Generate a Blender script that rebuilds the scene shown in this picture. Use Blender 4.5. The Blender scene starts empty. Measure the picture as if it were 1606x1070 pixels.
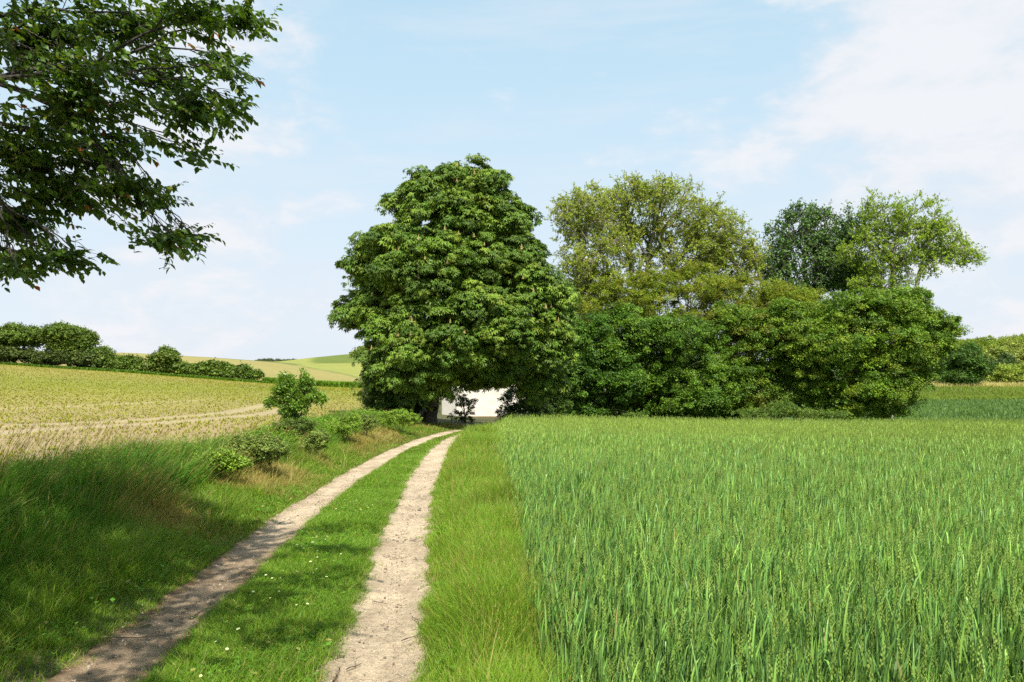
import bpy, math
import numpy as np
R = math.radians
C = bpy.context.scene.collection
sc = bpy.context.scene

# ------------------------------------------------------------------ camera
FPX, CX, CY, HOR, EYE = 1213.0, 803.0, 535.0, 585.0, 1.75
PITCH = math.atan((HOR - CY) / FPX)
cam_d = bpy.data.cameras.new('camera')
cam = bpy.data.objects.new('camera', cam_d); C.objects.link(cam)
cam.location = (0, 0, EYE); cam.rotation_euler = (R(90) + PITCH, 0, 0)
cam_d.sensor_width = 36; cam_d.lens = 36 * FPX / 1606
cam_d.clip_start = 0.05; cam_d.clip_end = 6000
sc.camera = cam

# ------------------------------------------------------------------ light
SUN_EL, SUN_AZ = 55.0, 13.0           # sun behind the camera, a little to its right
sun_d = bpy.data.lights.new('sun', 'SUN'); sun_d.energy = 4.8; sun_d.angle = R(0.53)
sun_d.color = (1.0, 0.955, 0.88)
sun = bpy.data.objects.new('sun', sun_d); C.objects.link(sun)
sun.rotation_euler = (R(90 - SUN_EL), 0, R(SUN_AZ))      # lamp looks towards +Y and down
w = bpy.data.worlds.new('World'); sc.world = w; w.use_nodes = True
wn = w.node_tree; wn.nodes.clear()
def N(t, ty, **kw):
    n = t.nodes.new(ty)
    for k, v in kw.items(): setattr(n, k, v)
    return n
out = N(wn, 'ShaderNodeOutputWorld'); bg = N(wn, 'ShaderNodeBackground')
sky = N(wn, 'ShaderNodeTexSky', sky_type='NISHITA', sun_disc=False)
sky.sun_elevation = R(SUN_EL); sky.sun_rotation = R(180 - SUN_AZ)
sky.air_density = 1.0; sky.dust_density = 1.2; sky.ozone_density = 1.5
bg.inputs['Strength'].default_value = 0.14
def math_node(t, op, a, b=None, clamp=False):
    n = N(t, 'ShaderNodeMath', operation=op, use_clamp=clamp)
    for i, v in enumerate((a, b)):
        if v is None: continue
        if hasattr(v, 'node'): t.links.new(v, n.inputs[i])
        else: n.inputs[i].default_value = v
    return n.outputs[0]
def maprange(t, v, a, b, c=0.0, d=1.0, smooth=True):
    n = N(t, 'ShaderNodeMapRange', interpolation_type='SMOOTHSTEP' if smooth else 'LINEAR')
    t.links.new(v, n.inputs[0])
    for i, q in enumerate((a, b, c, d)): n.inputs[1 + i].default_value = q
    return n.outputs[0]
tc = N(wn, 'ShaderNodeTexCoord')
mp = N(wn, 'ShaderNodeMapping'); mp.inputs['Scale'].default_value = (1, 1, 2.6); mp.inputs['Location'].default_value = (3.1, 1.7, .4)
wn.links.new(tc.outputs['Generated'], mp.inputs['Vector'])
n1 = N(wn, 'ShaderNodeTexNoise'); n1.inputs['Scale'].default_value = 2.6; n1.inputs['Detail'].default_value = 8
n1.inputs['Roughness'].default_value = .52; n1.inputs['Distortion'].default_value = .35
wn.links.new(mp.outputs[0], n1.inputs['Vector'])
total = math_node(wn, 'SUBTRACT', n1.outputs['Fac'], 0.5)
total = math_node(wn, 'MULTIPLY', total, 2.6)
mp2 = N(wn, 'ShaderNodeMapping'); mp2.inputs['Scale'].default_value = (1, 1, 2.2); wn.links.new(tc.outputs['Generated'], mp2.inputs['Vector'])
n2 = N(wn, 'ShaderNodeTexNoise'); n2.inputs['Scale'].default_value = 9; n2.inputs['Detail'].default_value = 9; n2.inputs['Roughness'].default_value = .6; n2.inputs['Distortion'].default_value = .25
wn.links.new(mp2.outputs[0], n2.inputs['Vector'])
puff = math_node(wn, 'MULTIPLY', math_node(wn, 'SUBTRACT', n2.outputs['Fac'], .5), 2.6)
mp3 = N(wn, 'ShaderNodeMapping'); mp3.inputs['Scale'].default_value = (1.2, 1.2, 9); mp3.inputs['Rotation'].default_value = (R(6), R(-9), 0); wn.links.new(tc.outputs['Generated'], mp3.inputs['Vector'])
n3 = N(wn, 'ShaderNodeTexNoise'); n3.inputs['Scale'].default_value = 2.2; n3.inputs['Detail'].default_value = 8; n3.inputs['Roughness'].default_value = .6
wn.links.new(mp3.outputs[0], n3.inputs['Vector'])
wisp = maprange(wn, n3.outputs['Fac'], .42, .72, 0, .42)
total = math_node(wn, 'ADD', total, puff)
def pxdir(px, py):
    u, v = (px - CX) / FPX, (CY - py) / FPX
    d = np.array([u, math.cos(PITCH) - v * math.sin(PITCH), math.sin(PITCH) + v * math.cos(PITCH)])
    return d / np.linalg.norm(d)
# banks of thin cloud at set places round the sky: direction, angular radius, strength
banks = [(pxdir(1360, 75), 5.5, .5), (pxdir(1545, 95), 7, .6), (pxdir(1590, 20), 6, .35), (pxdir(1500, 260), 13, .22), (pxdir(1330, 200), 7, .12), (pxdir(300, 235), 7, .3), (pxdir(470, 205), 5, .28),
         (pxdir(340, 20), 6, .35), (pxdir(1560, 470), 8, .3), (pxdir(420, 520), 6, .4), (pxdir(250, 515), 5, .38), (pxdir(90, 470), 6, .2), (pxdir(690, 5), 4, .22), (pxdir(480, 105), 3, .18),
         (pxdir(610, 175), 4, .15), (pxdir(900, 110), 17, -.22), (pxdir(560, 60), 6, -.15), (pxdir(1200, 250), 8, .08), (np.array([-.8, -.4, .45]), 40, .3), (np.array([.5, -.8, .5]), 30, .3)]
for d, r, s in banks:
    d = d / np.linalg.norm(d)
    dp = N(wn, 'ShaderNodeVectorMath', operation='DOT_PRODUCT'); wn.links.new(tc.outputs['Generated'], dp.inputs[0])
    dp.inputs[1].default_value = tuple(d)
    m = maprange(wn, dp.outputs['Value'], math.cos(R(r * 1.5)), math.cos(R(r * .15)), 0, s)
    total = math_node(wn, 'ADD', total, m)
cl0 = maprange(wn, total, -.1, .85, .0, .92)
cl = math_node(wn, 'MAXIMUM', cl0, wisp)
sep = N(wn, 'ShaderNodeSeparateXYZ'); wn.links.new(tc.outputs['Generated'], sep.inputs[0])
hz = maprange(wn, sep.outputs['Z'], .9, .1, .55, .95)           # milky air towards the horizon
hm = maprange(wn, sep.outputs['Z'], .48, .02, 0, 1)
mx0 = N(wn, 'ShaderNodeMix', data_type='RGBA'); wn.links.new(hm, mx0.inputs[0])
mx0.inputs[6].default_value = (2.65, 3.8, 4.45, 1); mx0.inputs[7].default_value = (3.6, 4.0, 4.42, 1)
mx1 = N(wn, 'ShaderNodeMix', data_type='RGBA'); mx2 = N(wn, 'ShaderNodeMix', data_type='RGBA')
CLW = (4.2, 4.25, 4.42, 1)
wn.links.new(hz, mx1.inputs[0]); wn.links.new(sky.outputs[0], mx1.inputs[6]); wn.links.new(mx0.outputs[2], mx1.inputs[7])
wn.links.new(cl, mx2.inputs[0]); wn.links.new(mx1.outputs[2], mx2.inputs[6])
mxc = N(wn, 'ShaderNodeMix', data_type='RGBA'); wn.links.new(maprange(wn, math_node(wn, 'ADD', n2.outputs['Fac'], math_node(wn, 'MULTIPLY', total, .25)), .5, .85), mxc.inputs[0])
mxc.inputs[6].default_value = (3.72, 3.98, 4.3, 1); mxc.inputs[7].default_value = CLW; wn.links.new(mxc.outputs[2], mx2.inputs[7])
wn.links.new(mx2.outputs[2], bg.inputs['Color']); wn.links.new(bg.outputs[0], out.inputs[0])
sc.view_settings.view_transform = 'Standard'; sc.view_settings.look = 'None'
sc.view_settings.exposure = 0.62; sc.view_settings.gamma = 1.0
sc.cycles.max_bounces = 7; sc.cycles.diffuse_bounces = 4; sc.cycles.glossy_bounces = 2
sc.cycles.transmission_bounces = 5; sc.cycles.transparent_max_bounces = 6
sc.cycles.use_denoising = False
sc.cycles.use_adaptive_sampling = True; sc.cycles.adaptive_threshold = 0.02
sc.cycles.sample_clamp_indirect = 6

# ------------------------------------------------------------------ helpers
def W(px, py, Y):
    u, v = (px - CX) / FPX, (CY - py) / FPX
    a, b = math.cos(PITCH) - v * math.sin(PITCH), math.sin(PITCH) + v * math.cos(PITCH)
    return np.array([u * Y / a, Y, EYE + b * Y / a])
def rng_(s): return np.random.default_rng(s)
def unit(v): return v / np.maximum(np.linalg.norm(v, axis=-1, keepdims=True), 1e-9)
def ss(t): t = np.clip(t, 0, 1); return t * t * (3 - 2 * t)
def vnoise(x, y, scale, seed=0):
    x = np.asarray(x, float) * scale; y = np.asarray(y, float) * scale
    xi, yi = np.floor(x), np.floor(y); fx, fy = ss(x - xi), ss(y - yi)
    def h(a, b):
        s = np.sin(a * 127.1 + b * 311.7 + seed * 74.7) * 43758.5453
        return s - np.floor(s)
    return (h(xi, yi) * (1 - fx) + h(xi + 1, yi) * fx) * (1 - fy) + (h(xi, yi + 1) * (1 - fx) + h(xi + 1, yi + 1) * fx) * fy
def fbm(x, y, s, seed=0): return .55 * vnoise(x, y, s, seed) + .3 * vnoise(x, y, s * 2.1, seed + 5) + .15 * vnoise(x, y, s * 4.3, seed + 9)
def mesh_obj(name, V, faces, mat, parent=None, col=None, smooth=False):
    """V (n,3); faces: list of int arrays (m,3)/(m,4); col (n,3) linear colour per vertex."""
    me = bpy.data.meshes.new(name)
    V = np.ascontiguousarray(V, dtype=np.float32)
    me.vertices.add(len(V)); me.vertices.foreach_set('co', V.ravel())
    faces = [np.asarray(f, dtype=np.int32) for f in faces if len(f)]
    idx = np.concatenate([f.ravel() for f in faces]); tot = np.concatenate([np.full(len(f), f.shape[1], np.int32) for f in faces])
    st = np.concatenate([[0], np.cumsum(tot)[:-1]]).astype(np.int32)
    me.loops.add(len(idx)); me.loops.foreach_set('vertex_index', idx)
    me.polygons.add(len(tot)); me.polygons.foreach_set('loop_start', st); me.polygons.foreach_set('loop_total', tot)
    smooth = smooth or name in ('trunk', 'stems', 'twigs', 'twig')
    me.polygons.foreach_set('use_smooth', np.full(len(tot), bool(smooth)))
    if col is not None:
        a = me.attributes.new('Col', 'FLOAT_COLOR', 'POINT')
        c4 = np.ones((len(V), 4), np.float32); c4[:, :3] = np.clip(col, 0, 1); a.data.foreach_set('color', c4.ravel())
    me.update(calc_edges=True)
    me.materials.append(mat)
    o = bpy.data.objects.new(name, me); C.objects.link(o)
    if parent: o.parent = parent
    return o
def tag(o, label=None, cat=None, group=None, kind=None):
    if label: o['label'] = label
    if cat: o['category'] = cat
    if group: o['group'] = group
    if kind: o['kind'] = kind
    return o
def thing(name, label, cat, loc=(0, 0, 0), group=None):
    o = bpy.data.objects.new(name, None); C.objects.link(o); o.location = tuple(float(v) for v in loc)
    o.empty_display_size = .2
    return tag(o, label, cat, group)
class Geo:
    def __init__(s): s.V = []; s.F = {3: [], 4: []}; s.C = []; s.n = 0
    def add(s, V, faces, col):
        V = np.asarray(V, float).reshape(-1, 3)
        col = np.asarray(col, float)
        if col.ndim == 1: col = np.tile(col, (len(V), 1))
        s.V.append(V); s.C.append(col.reshape(-1, 3))
        for f in faces:
            if len(f): f = np.asarray(f); s.F[f.shape[1]].append(f + s.n)
        s.n += len(V)
    def build(s, name, mat, parent=None, smooth=False):
        V = np.concatenate(s.V)
        if parent is not None: V = V - np.array(parent.location)
        return mesh_obj(name, V, [np.concatenate(s.F[k]) for k in (3, 4) if s.F[k]], mat, parent, np.concatenate(s.C), smooth)
def stamp(g, tv, tf, pos, X, Y, Z, scale, col, tcol=None):
    """copies of template (verts tv, tri faces tf) at pos with axes X,Y,Z"""
    pos = np.asarray(pos); n = len(pos); k = len(tv)
    scale = np.broadcast_to(np.asarray(scale, float), (n,))[:, None, None]
    P = pos[:, None, :] + scale * (tv[None, :, 0:1] * X[:, None, :] + tv[None, :, 1:2] * Y[:, None, :] + tv[None, :, 2:3] * Z[:, None, :])
    F = (tf[None] + (np.arange(n) * k)[:, None, None]).reshape(-1, tf.shape[1])
    c = np.broadcast_to(col[:, None, :], (n, k, 3))
    if tcol is not None: c = c * tcol[None, :, None]
    g.add(P.reshape(-1, 3), [F], c.reshape(-1, 3))
def axes(d, nrm):
    Y = unit(d); Z = unit(nrm - (nrm * Y).sum(-1, keepdims=True) * Y); return np.cross(Y, Z), Y, Z
def blades(g, base, h, wd, lean, segs, col_b, col_t, p=2.0, droop=None, rng=None, waz=None):
    """tapered grass blades: base (n,3), height h, width wd, horizontal tip offset lean (n,2)"""
    n = len(base); h = np.broadcast_to(h, (n,)); wd = np.broadcast_to(wd, (n,))
    az = rng.uniform(0, np.pi, n) if waz is None else waz
    wx = np.stack([np.cos(az), np.sin(az), np.zeros(n)], 1)
    dr = np.zeros(n) if droop is None else np.broadcast_to(droop, (n,))
    V = np.zeros((n, 2 * segs + 1, 3)); Cc = np.zeros((n, 2 * segs + 1, 3))
    for i in range(segs + 1):
        t = i / segs
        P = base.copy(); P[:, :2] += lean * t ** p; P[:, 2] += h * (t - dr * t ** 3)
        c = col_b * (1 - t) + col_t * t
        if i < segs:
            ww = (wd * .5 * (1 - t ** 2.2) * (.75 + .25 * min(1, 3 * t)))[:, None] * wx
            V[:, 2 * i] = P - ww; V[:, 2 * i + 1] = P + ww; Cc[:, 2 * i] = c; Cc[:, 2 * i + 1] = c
        else: V[:, 2 * i] = P; Cc[:, 2 * i] = c
    off = (np.arange(n) * (2 * segs + 1))[:, None]
    Q = [np.stack([2 * i, 2 * i + 1, 2 * i + 3, 2 * i + 2])[None] + off for i in range(segs - 1)]
    T = np.array([[2 * segs - 2, 2 * segs - 1, 2 * segs]]) + off
    fs = [T] + ([np.concatenate(Q)] if Q else [])
    g.add(V.reshape(-1, 3), fs, Cc.reshape(-1, 3))
def tubes(g, segs, sides, col, rng, colvar=.15):
    if not len(segs): return
    S = np.array([np.concatenate([a, b, [ra, rb]]) for a, b, ra, rb in segs])
    A, B, ra, rb = S[:, :3], S[:, 3:6], S[:, 6], S[:, 7]
    d = unit(B - A); ref = np.where(np.abs(d[:, 2:3]) > .9, np.array([[1., 0, 0]]), np.array([[0, 0, 1.]]))
    u = unit(np.cross(d, ref)); v = np.cross(d, u); n = len(A)
    th = np.linspace(0, 2 * np.pi, sides, endpoint=False)
    ring = np.cos(th)[None, :, None] * u[:, None, :] + np.sin(th)[None, :, None] * v[:, None, :]
    V = np.concatenate([A[:, None] + ring * ra[:, None, None], B[:, None] + ring * rb[:, None, None]], 1)
    i = np.arange(sides); j = (i + 1) % sides
    q = np.stack([i, j, j + sides, i + sides], 1)
    F = (q[None] + (np.arange(n) * 2 * sides)[:, None, None]).reshape(-1, 4)
    c = np.array(col)[None] * rng.uniform(1 - colvar, 1 + colvar, (n, 1))
    g.add(V.reshape(-1, 3), [F], np.repeat(c, 2 * sides, 0))
def kmeans(P, k, rng, it=5):
    c = P[rng.choice(len(P), k, replace=False)]
    for _ in range(it):
        l = ((P[:, None] - c[None]) ** 2).sum(-1).argmin(1)
        for i in range(k):
            if (l == i).any(): c[i] = P[l == i].mean(0)
    return l
def grow(base, fork, targets, rtip, rng, sag=0.0, frac=.42, upb=.0, expo=.5, wob=.06):
    """skeleton from trunk base through the fork to every target; returns tube segments"""
    segs = []
    def link(p, q, ra, rb):
        L = np.linalg.norm(q - p)
        if L < 1e-6: return
        m = (p + q) / 2 + rng.normal(0, wob, 3) * L
        rm = (ra + rb) / 2; segs.append((p, m, ra, rm)); segs.append((m, q, rm, rb))
    def rec(p, S, r):
        n = len(S)
        if n == 1: link(p, S[0], min(r, rtip * 1.5), rtip * .5); return
        k = 2 if n < 12 else 3
        l = kmeans(S, k, rng)
        for i in range(k):
            G = S[l == i]
            if not len(G): continue
            c = G.mean(0); f = frac * rng.uniform(.8, 1.2)
            q = p + (c - p) * f; q[2] += upb * np.linalg.norm(c - p) * .2
            rr = rtip * len(G) ** expo
            if len(G) == n: rec(p + (c - p) * .3, G[:-1] if n > 1 else G, rr); continue
            link(p, q, min(r, rr * 1.15), rr); rec(q, G, rr)
    R0 = rtip * len(targets) ** expo
    n = 5; prev = base; rp = R0 * 1.45
    for i in range(1, n + 1):
        t = i / n; q = base + (fork - base) * t + (rng.normal(0, .03, 3) * np.linalg.norm(fork - base) if i < n else 0)
        r = R0 * (1.45 - .45 * t ** .5); segs.append((prev, q, rp, r)); prev, rp = q, r
    rec(fork, targets, R0)
    return segs

# ------------------------------------------------------------------ materials
def new_mat(name):
    m = bpy.data.materials.new(name); m.use_nodes = True; t = m.node_tree; t.nodes.clear()
    return m, t, N(t, 'ShaderNodeOutputMaterial')
def leaf_mat(name, trans=.35, rough=.5, spec=.35, tc_=(1.25, 1.2, .55), gain=(1.3, 1.15, .8)):
    m, t, o = new_mat(name)
    a0 = N(t, 'ShaderNodeAttribute', attribute_name='Col')
    a = N(t, 'ShaderNodeVectorMath', operation='MULTIPLY'); t.links.new(a0.outputs['Color'], a.inputs[0]); a.inputs[1].default_value = gain
    p = N(t, 'ShaderNodeBsdfPrincipled'); p.inputs['Roughness'].default_value = rough; p.inputs['Specular IOR Level'].default_value = spec
    tr = N(t, 'ShaderNodeBsdfTranslucent'); mul = N(t, 'ShaderNodeMix', data_type='RGBA', blend_type='MULTIPLY'); mul.inputs[0].default_value = 1
    mul.inputs[7].default_value = (*tc_, 1)
    mx = N(t, 'ShaderNodeMixShader'); mx.inputs[0].default_value = trans
    L = t.links.new
    L(a.outputs[0], p.inputs['Base Color']); L(a.outputs[0], mul.inputs[6]); L(mul.outputs[2], tr.inputs['Color'])
    L(p.outputs[0], mx.inputs[1]); L(tr.outputs[0], mx.inputs[2]); L(mx.outputs[0], o.inputs[0])
    return m
def bark_mat(name):
    m, t, o = new_mat(name); L = t.links.new
    a = N(t, 'ShaderNodeAttribute', attribute_name='Col'); tcn = N(t, 'ShaderNodeTexCoord')
    mpn = N(t, 'ShaderNodeMapping'); mpn.inputs['Scale'].default_value = (9, 9, 2); L(tcn.outputs['Object'], mpn.inputs[0])
    nz = N(t, 'ShaderNodeTexNoise'); nz.inputs['Scale'].default_value = 3; nz.inputs['Detail'].default_value = 6; L(mpn.outputs[0], nz.inputs['Vector'])
    mr = maprange(t, nz.outputs['Fac'], .3, .7, .55, 1.35)
    mul = N(t, 'ShaderNodeVectorMath', operation='SCALE'); L(a.outputs['Color'], mul.inputs[0]); L(mr, mul.inputs['Scale'])
    p = N(t, 'ShaderNodeBsdfPrincipled'); p.inputs['Roughness'].default_value = .9
    bp = N(t, 'ShaderNodeBump'); bp.inputs['Strength'].default_value = .7; bp.inputs['Distance'].default_value = .03; L(nz.outputs['Fac'], bp.inputs['Height'])
    L(mul.outputs[0], p.inputs['Base Color']); L(bp.outputs[0], p.inputs['Normal']); L(p.outputs[0], o.inputs[0])
    return m
def ground_mat(name, s1=.5, s2=7., amp=.35, bump=.4, grain=60., gamp=.3, dist=.03):
    """attribute colour broken up by three sizes of noise, with relief"""
    m, t, o = new_mat(name); L = t.links.new
    a = N(t, 'ShaderNodeAttribute', attribute_name='Col'); g = N(t, 'ShaderNodeNewGeometry')
    fac = None
    for s, am, det in ((s1, amp, 5), (s2, amp, 6), (grain, gamp, 4)):
        nz = N(t, 'ShaderNodeTexNoise'); nz.inputs['Scale'].default_value = s; nz.inputs['Detail'].default_value = det; nz.inputs['Roughness'].default_value = .62
        L(g.outputs['Position'], nz.inputs['Vector'])
        v = maprange(t, nz.outputs['Fac'], .3, .7, 1 - am, 1 + am, smooth=False)
        fac = v if fac is None else math_node(t, 'MULTIPLY', fac, v)
        last2 = nz.outputs['Fac'] if s == s2 else (last2 if s == grain else None)
        if s == grain: fine = nz.outputs['Fac']
    mul = N(t, 'ShaderNodeVectorMath', operation='SCALE'); L(a.outputs['Color'], mul.inputs[0]); L(fac, mul.inputs['Scale'])
    p = N(t, 'ShaderNodeBsdfPrincipled'); p.inputs['Roughness'].default_value = .95; p.inputs['Specular IOR Level'].default_value = .1
    hh = math_node(t, 'ADD', last2, math_node(t, 'MULTIPLY', fine, .5))
    bp = N(t, 'ShaderNodeBump'); bp.inputs['Strength'].default_value = bump; bp.inputs['Distance'].default_value = dist; L(hh, bp.inputs['Height'])
    L(mul.outputs[0], p.inputs['Base Color']); L(bp.outputs[0], p.inputs['Normal']); L(p.outputs[0], o.inputs[0])
    return m
M_grass = leaf_mat('grass_blades', .34, .5, .22, gain=(1.4, 1.4, .8))
M_wheat = leaf_mat('wheat_blades', .08, .45, .3, (1.2, 1.2, .6), (1.85, 1.6, 1.08))
M_leaf = leaf_mat('tree_leaves', .15, .45, .25, gain=(1.5, 1.36, .75))
M_leafnear = leaf_mat('glossy_leaves', .38, .36, .4, (1.4, 1.45, .45), (1.22, 1.12, .8))
M_soft = leaf_mat('soft_leaves', .35, .6, .15, gain=(1.3, 1.42, .8))
M_bark = bark_mat('bark')
M_ground = ground_mat('verge_soil')
M_path = ground_mat('sandy_track', 1.3, 14., .2, 1.0, 90., .3, .03)
M_field = ground_mat('field_soil', .05, 2.5, .12, .5, 30., .22, .03)
M_hill = ground_mat('far_fields', .01, .12, .07, .1, 1.1, .12, .05)
M_stone = ground_mat('stone', .8, 20, .2, .3, 90, .2)

# ------------------------------------------------------------------ the lie of the land
Yk = np.array([30, 45, 70, 95, 130, 150, 200, 300, 420, 550, 800, 1500.])
PXk = np.array([-400, 0, 200, 320, 420, 500, 575, 700, 900, 1200, 1400, 1500, 1606, 2000.])
rows = {
 -400: [650, 615, 585, 570, 558, 552, 546, 540, 540, 545, 555, 570],
    0: [655, 626, 600, 586, 574, 570, 562, 553, 552, 556, 562, 575],
  200: [660, 632, 608, 596, 586, 583, 571, 555, 554, 560, 566, 576],
  320: [661, 634, 611, 602, 595, 593, 582, 565, 560, 563, 568, 577],
  420: [662, 636, 613, 607, 602, 601, 592, 575, 567, 568, 570, 577],
  500: [663, 638, 616, 610, 607, 606, 598, 583, 573, 560, 564, 577],
  575: [668, 644, 621, 614, 610, 609, 602, 590, 575, 556, 562, 577],
  700: [686, 659, 645, 628, 613, 610, 605, 597, 585, 575, 572, 577],
  900: [694, 667, 645, 630, 614, 610, 605, 597, 588, 580, 574, 577],
 1200: [694, 675, 652, 636, 613, 608, 600, 588, 575, 568, 568, 576],
 1400: [694, 677, 652, 635, 611, 606, 597, 579, 566, 560, 562, 575],
 1500: [694, 678, 652, 634, 610, 605, 595, 575, 560, 556, 560, 575],
 1606: [694, 678, 652, 634, 610, 604, 594, 571, 553, 549, 558, 575],
 2000: [690, 676, 652, 634, 608, 602, 590, 562, 545, 540, 552, 572]}
Zk = np.array([[W(800, r, Y)[2] for r, Y in zip(rows[int(p)], Yk)] for p in PXk])
def cubic(tab, i):
    i = np.clip(i, 0, tab.shape[0] - 1.0001); k = i.astype(int); f = i - k
    g = lambda j: tab[np.clip(j, 0, tab.shape[0] - 1)]
    p0, p1, p2, p3 = g(k - 1), g(k), g(k + 1), g(k + 2)
    f = f[:, None] if tab.ndim > 1 else f
    return p1 + .5 * f * (p2 - p0 + f * (2 * p0 - 5 * p1 + 4 * p2 - p3 + f * (3 * (p1 - p2) + p3 - p0)))
def zfar(x, Y):
    px = CX + FPX * x / np.maximum(Y, 8)
    a = np.interp(px, PXk, np.arange(len(PXk))); b = np.interp(Y, Yk, np.arange(len(Yk)))
    k = np.clip(b.astype(int), 0, len(Yk) - 2); f = b - k; o = 0
    zz = []
    for d in (-1, 0, 1, 2):
        kk = np.clip(k + d, 0, len(Yk) - 1)
        i = np.clip(a, 0, len(PXk) - 1.0001); m = i.astype(int); g = i - m
        q = lambda j: Zk[np.clip(j, 0, len(PXk) - 1), kk]
        p0, p1, p2, p3 = q(m - 1), q(m), q(m + 1), q(m + 2)
        zz.append(p1 + .5 * g * (p2 - p0 + g * (2 * p0 - 5 * p1 + 4 * p2 - p3 + g * (3 * (p1 - p2) + p3 - p0))))
    p0, p1, p2, p3 = zz
    return p1 + .5 * f * (p2 - p0 + f * (2 * p0 - 5 * p1 + 4 * p2 - p3 + f * (3 * (p1 - p2) + p3 - p0)))
_s = np.linspace(-60, 60, 1201)
def smooth_tab(xs, ys, sig=1.2):
    v = np.interp(_s, xs, ys); k = np.exp(-.5 * (np.arange(-40, 41) * .1 / sig) ** 2); k /= k.sum()
    return np.convolve(np.pad(v, 40, mode='edge'), k, 'valid')
ZT = smooth_tab([-60, 0, 4.4, 6, 10, 15, 22, 28, 33, 45, 60], [.3, .02, .0, -.03, -.12, -.34, -.52, -.66, -.75, -1.0, -1.1])
HL = smooth_tab([-60, 0, 5, 15, 25, 32, 60], [.3, .3, .36, .36, .58, .6, .6])
RR = smooth_tab([-60, 0, 4.4, 10, 15, 22, 28, 33, 36, 40, 46, 60], [-.3, -.5, -.78, -1.33, -1.75, -2.12, -2.2, -1.75, -1.0, .8, 3.2, 6], .8)
LR = smooth_tab([-60, 0, 4.4, 10, 15, 22, 28, 33, 36, 40, 46, 60], [-1.9, -2.1, -2.38, -2.82, -3.24, -3.42, -3.2, -2.6, -1.9, -.4, 2.0, 4.8], .8)
WE = smooth_tab([-60, 0, 4.4, 7, 10, 15, 22, 30, 36, 60], [.25, .2, .16, .12, .05, -.2, -.58, -.85, -.8, -.8], .8)
f_ = lambda T, Y: np.interp(Y, _s, T)
def zt(x, Y):
    x = np.asarray(x, float); Y = np.asarray(Y, float)
    zn = f_(ZT, Y) + f_(HL, Y) * ss((-3.75 - x) / 2.3) - .25 * ss((x - .5) / 9) * np.clip(Y / 30, 0, 1)
    zn = zn + .14 * np.exp(-((x + 5.1) / .8) ** 2) * ss((20 - Y) / 8)
    d = np.minimum(np.abs(x - f_(RR, Y)), np.abs(x - f_(LR, Y)))
    near = ss((44 - Y) / 8)
    zn = zn - .045 * np.exp(-(d / .3) ** 2) * near + .03 * (fbm(x, Y, .9, 3) - .5) + .012 * (vnoise(x, Y, 4, 8) - .5)
    zn = zn + .0 * x + np.where(x < -8, (-8 - x) * .006, 0)
    wgt = ss((Y - 24) / 20)
    return zn * (1 - wgt) + zfar(x, Y) * wgt
def on(x, Y, dz=0.0): return np.stack([x, Y, zt(x, Y) + dz], -1)

# ground sheet in pieces that butt edge to edge
def axis_pts(a, b, d0, gr):
    v = [0.0]; d = d0
    while v[-1] < b: v.append(v[-1] + d); d *= gr
    return np.array(v)
xp = axis_pts(0, 1700, .07, 1.03); xp = np.concatenate([-xp[:0:-1], xp]) - 2.2
yp = np.concatenate([-axis_pts(0, 60, .5, 1.2)[:0:-1] + 1.5, 1.5 + axis_pts(0, 2400, .10, 1.0165)])
GX, GY = np.meshgrid(xp, yp); gx, gy = GX.ravel(), GY.ravel()
gz = zt(gx, gy)
gpx = CX + FPX * gx / np.maximum(gy, 1)
def belt(Y): return np.interp(Y, [0, 20, 36, 60, 150], [-6.1, -6.2, -6.9, -11.5, -29])
def hill_line(px): return np.interp(px, [425, 575, 700], [420, 262, 200])
def tram(x, y):
    """wheel tracks of a tractor across the left field: 1 on the bare stripe"""
    out = np.zeros(len(x))
    for (xs, ys, hw) in (([-30, -22, -15.5, -12.6, -11.5, -12.6], [11.5, 14.5, 20, 27, 36, 46], .55), ([-34, -25, -17.8, -14.6, -13.5, -14.6], [14, 17, 22.2, 28.5, 37, 47], .5), ([-40, -30, -24, -20], [26, 31, 38, 50], .3)):
        P = np.array([xs, ys], float).T; d = np.full(len(x), 1e9)
        for a, b in zip(P[:-1], P[1:]):
            ab = b - a; t = np.clip(((x - a[0]) * ab[0] + (y - a[1]) * ab[1]) / (ab @ ab), 0, 1); d = np.minimum(d, np.hypot(x - a[0] - t * ab[0], y - a[1] - t * ab[1]))
        out = np.maximum(out, ss((hw + .18 - d) / .3))
    return out
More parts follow.
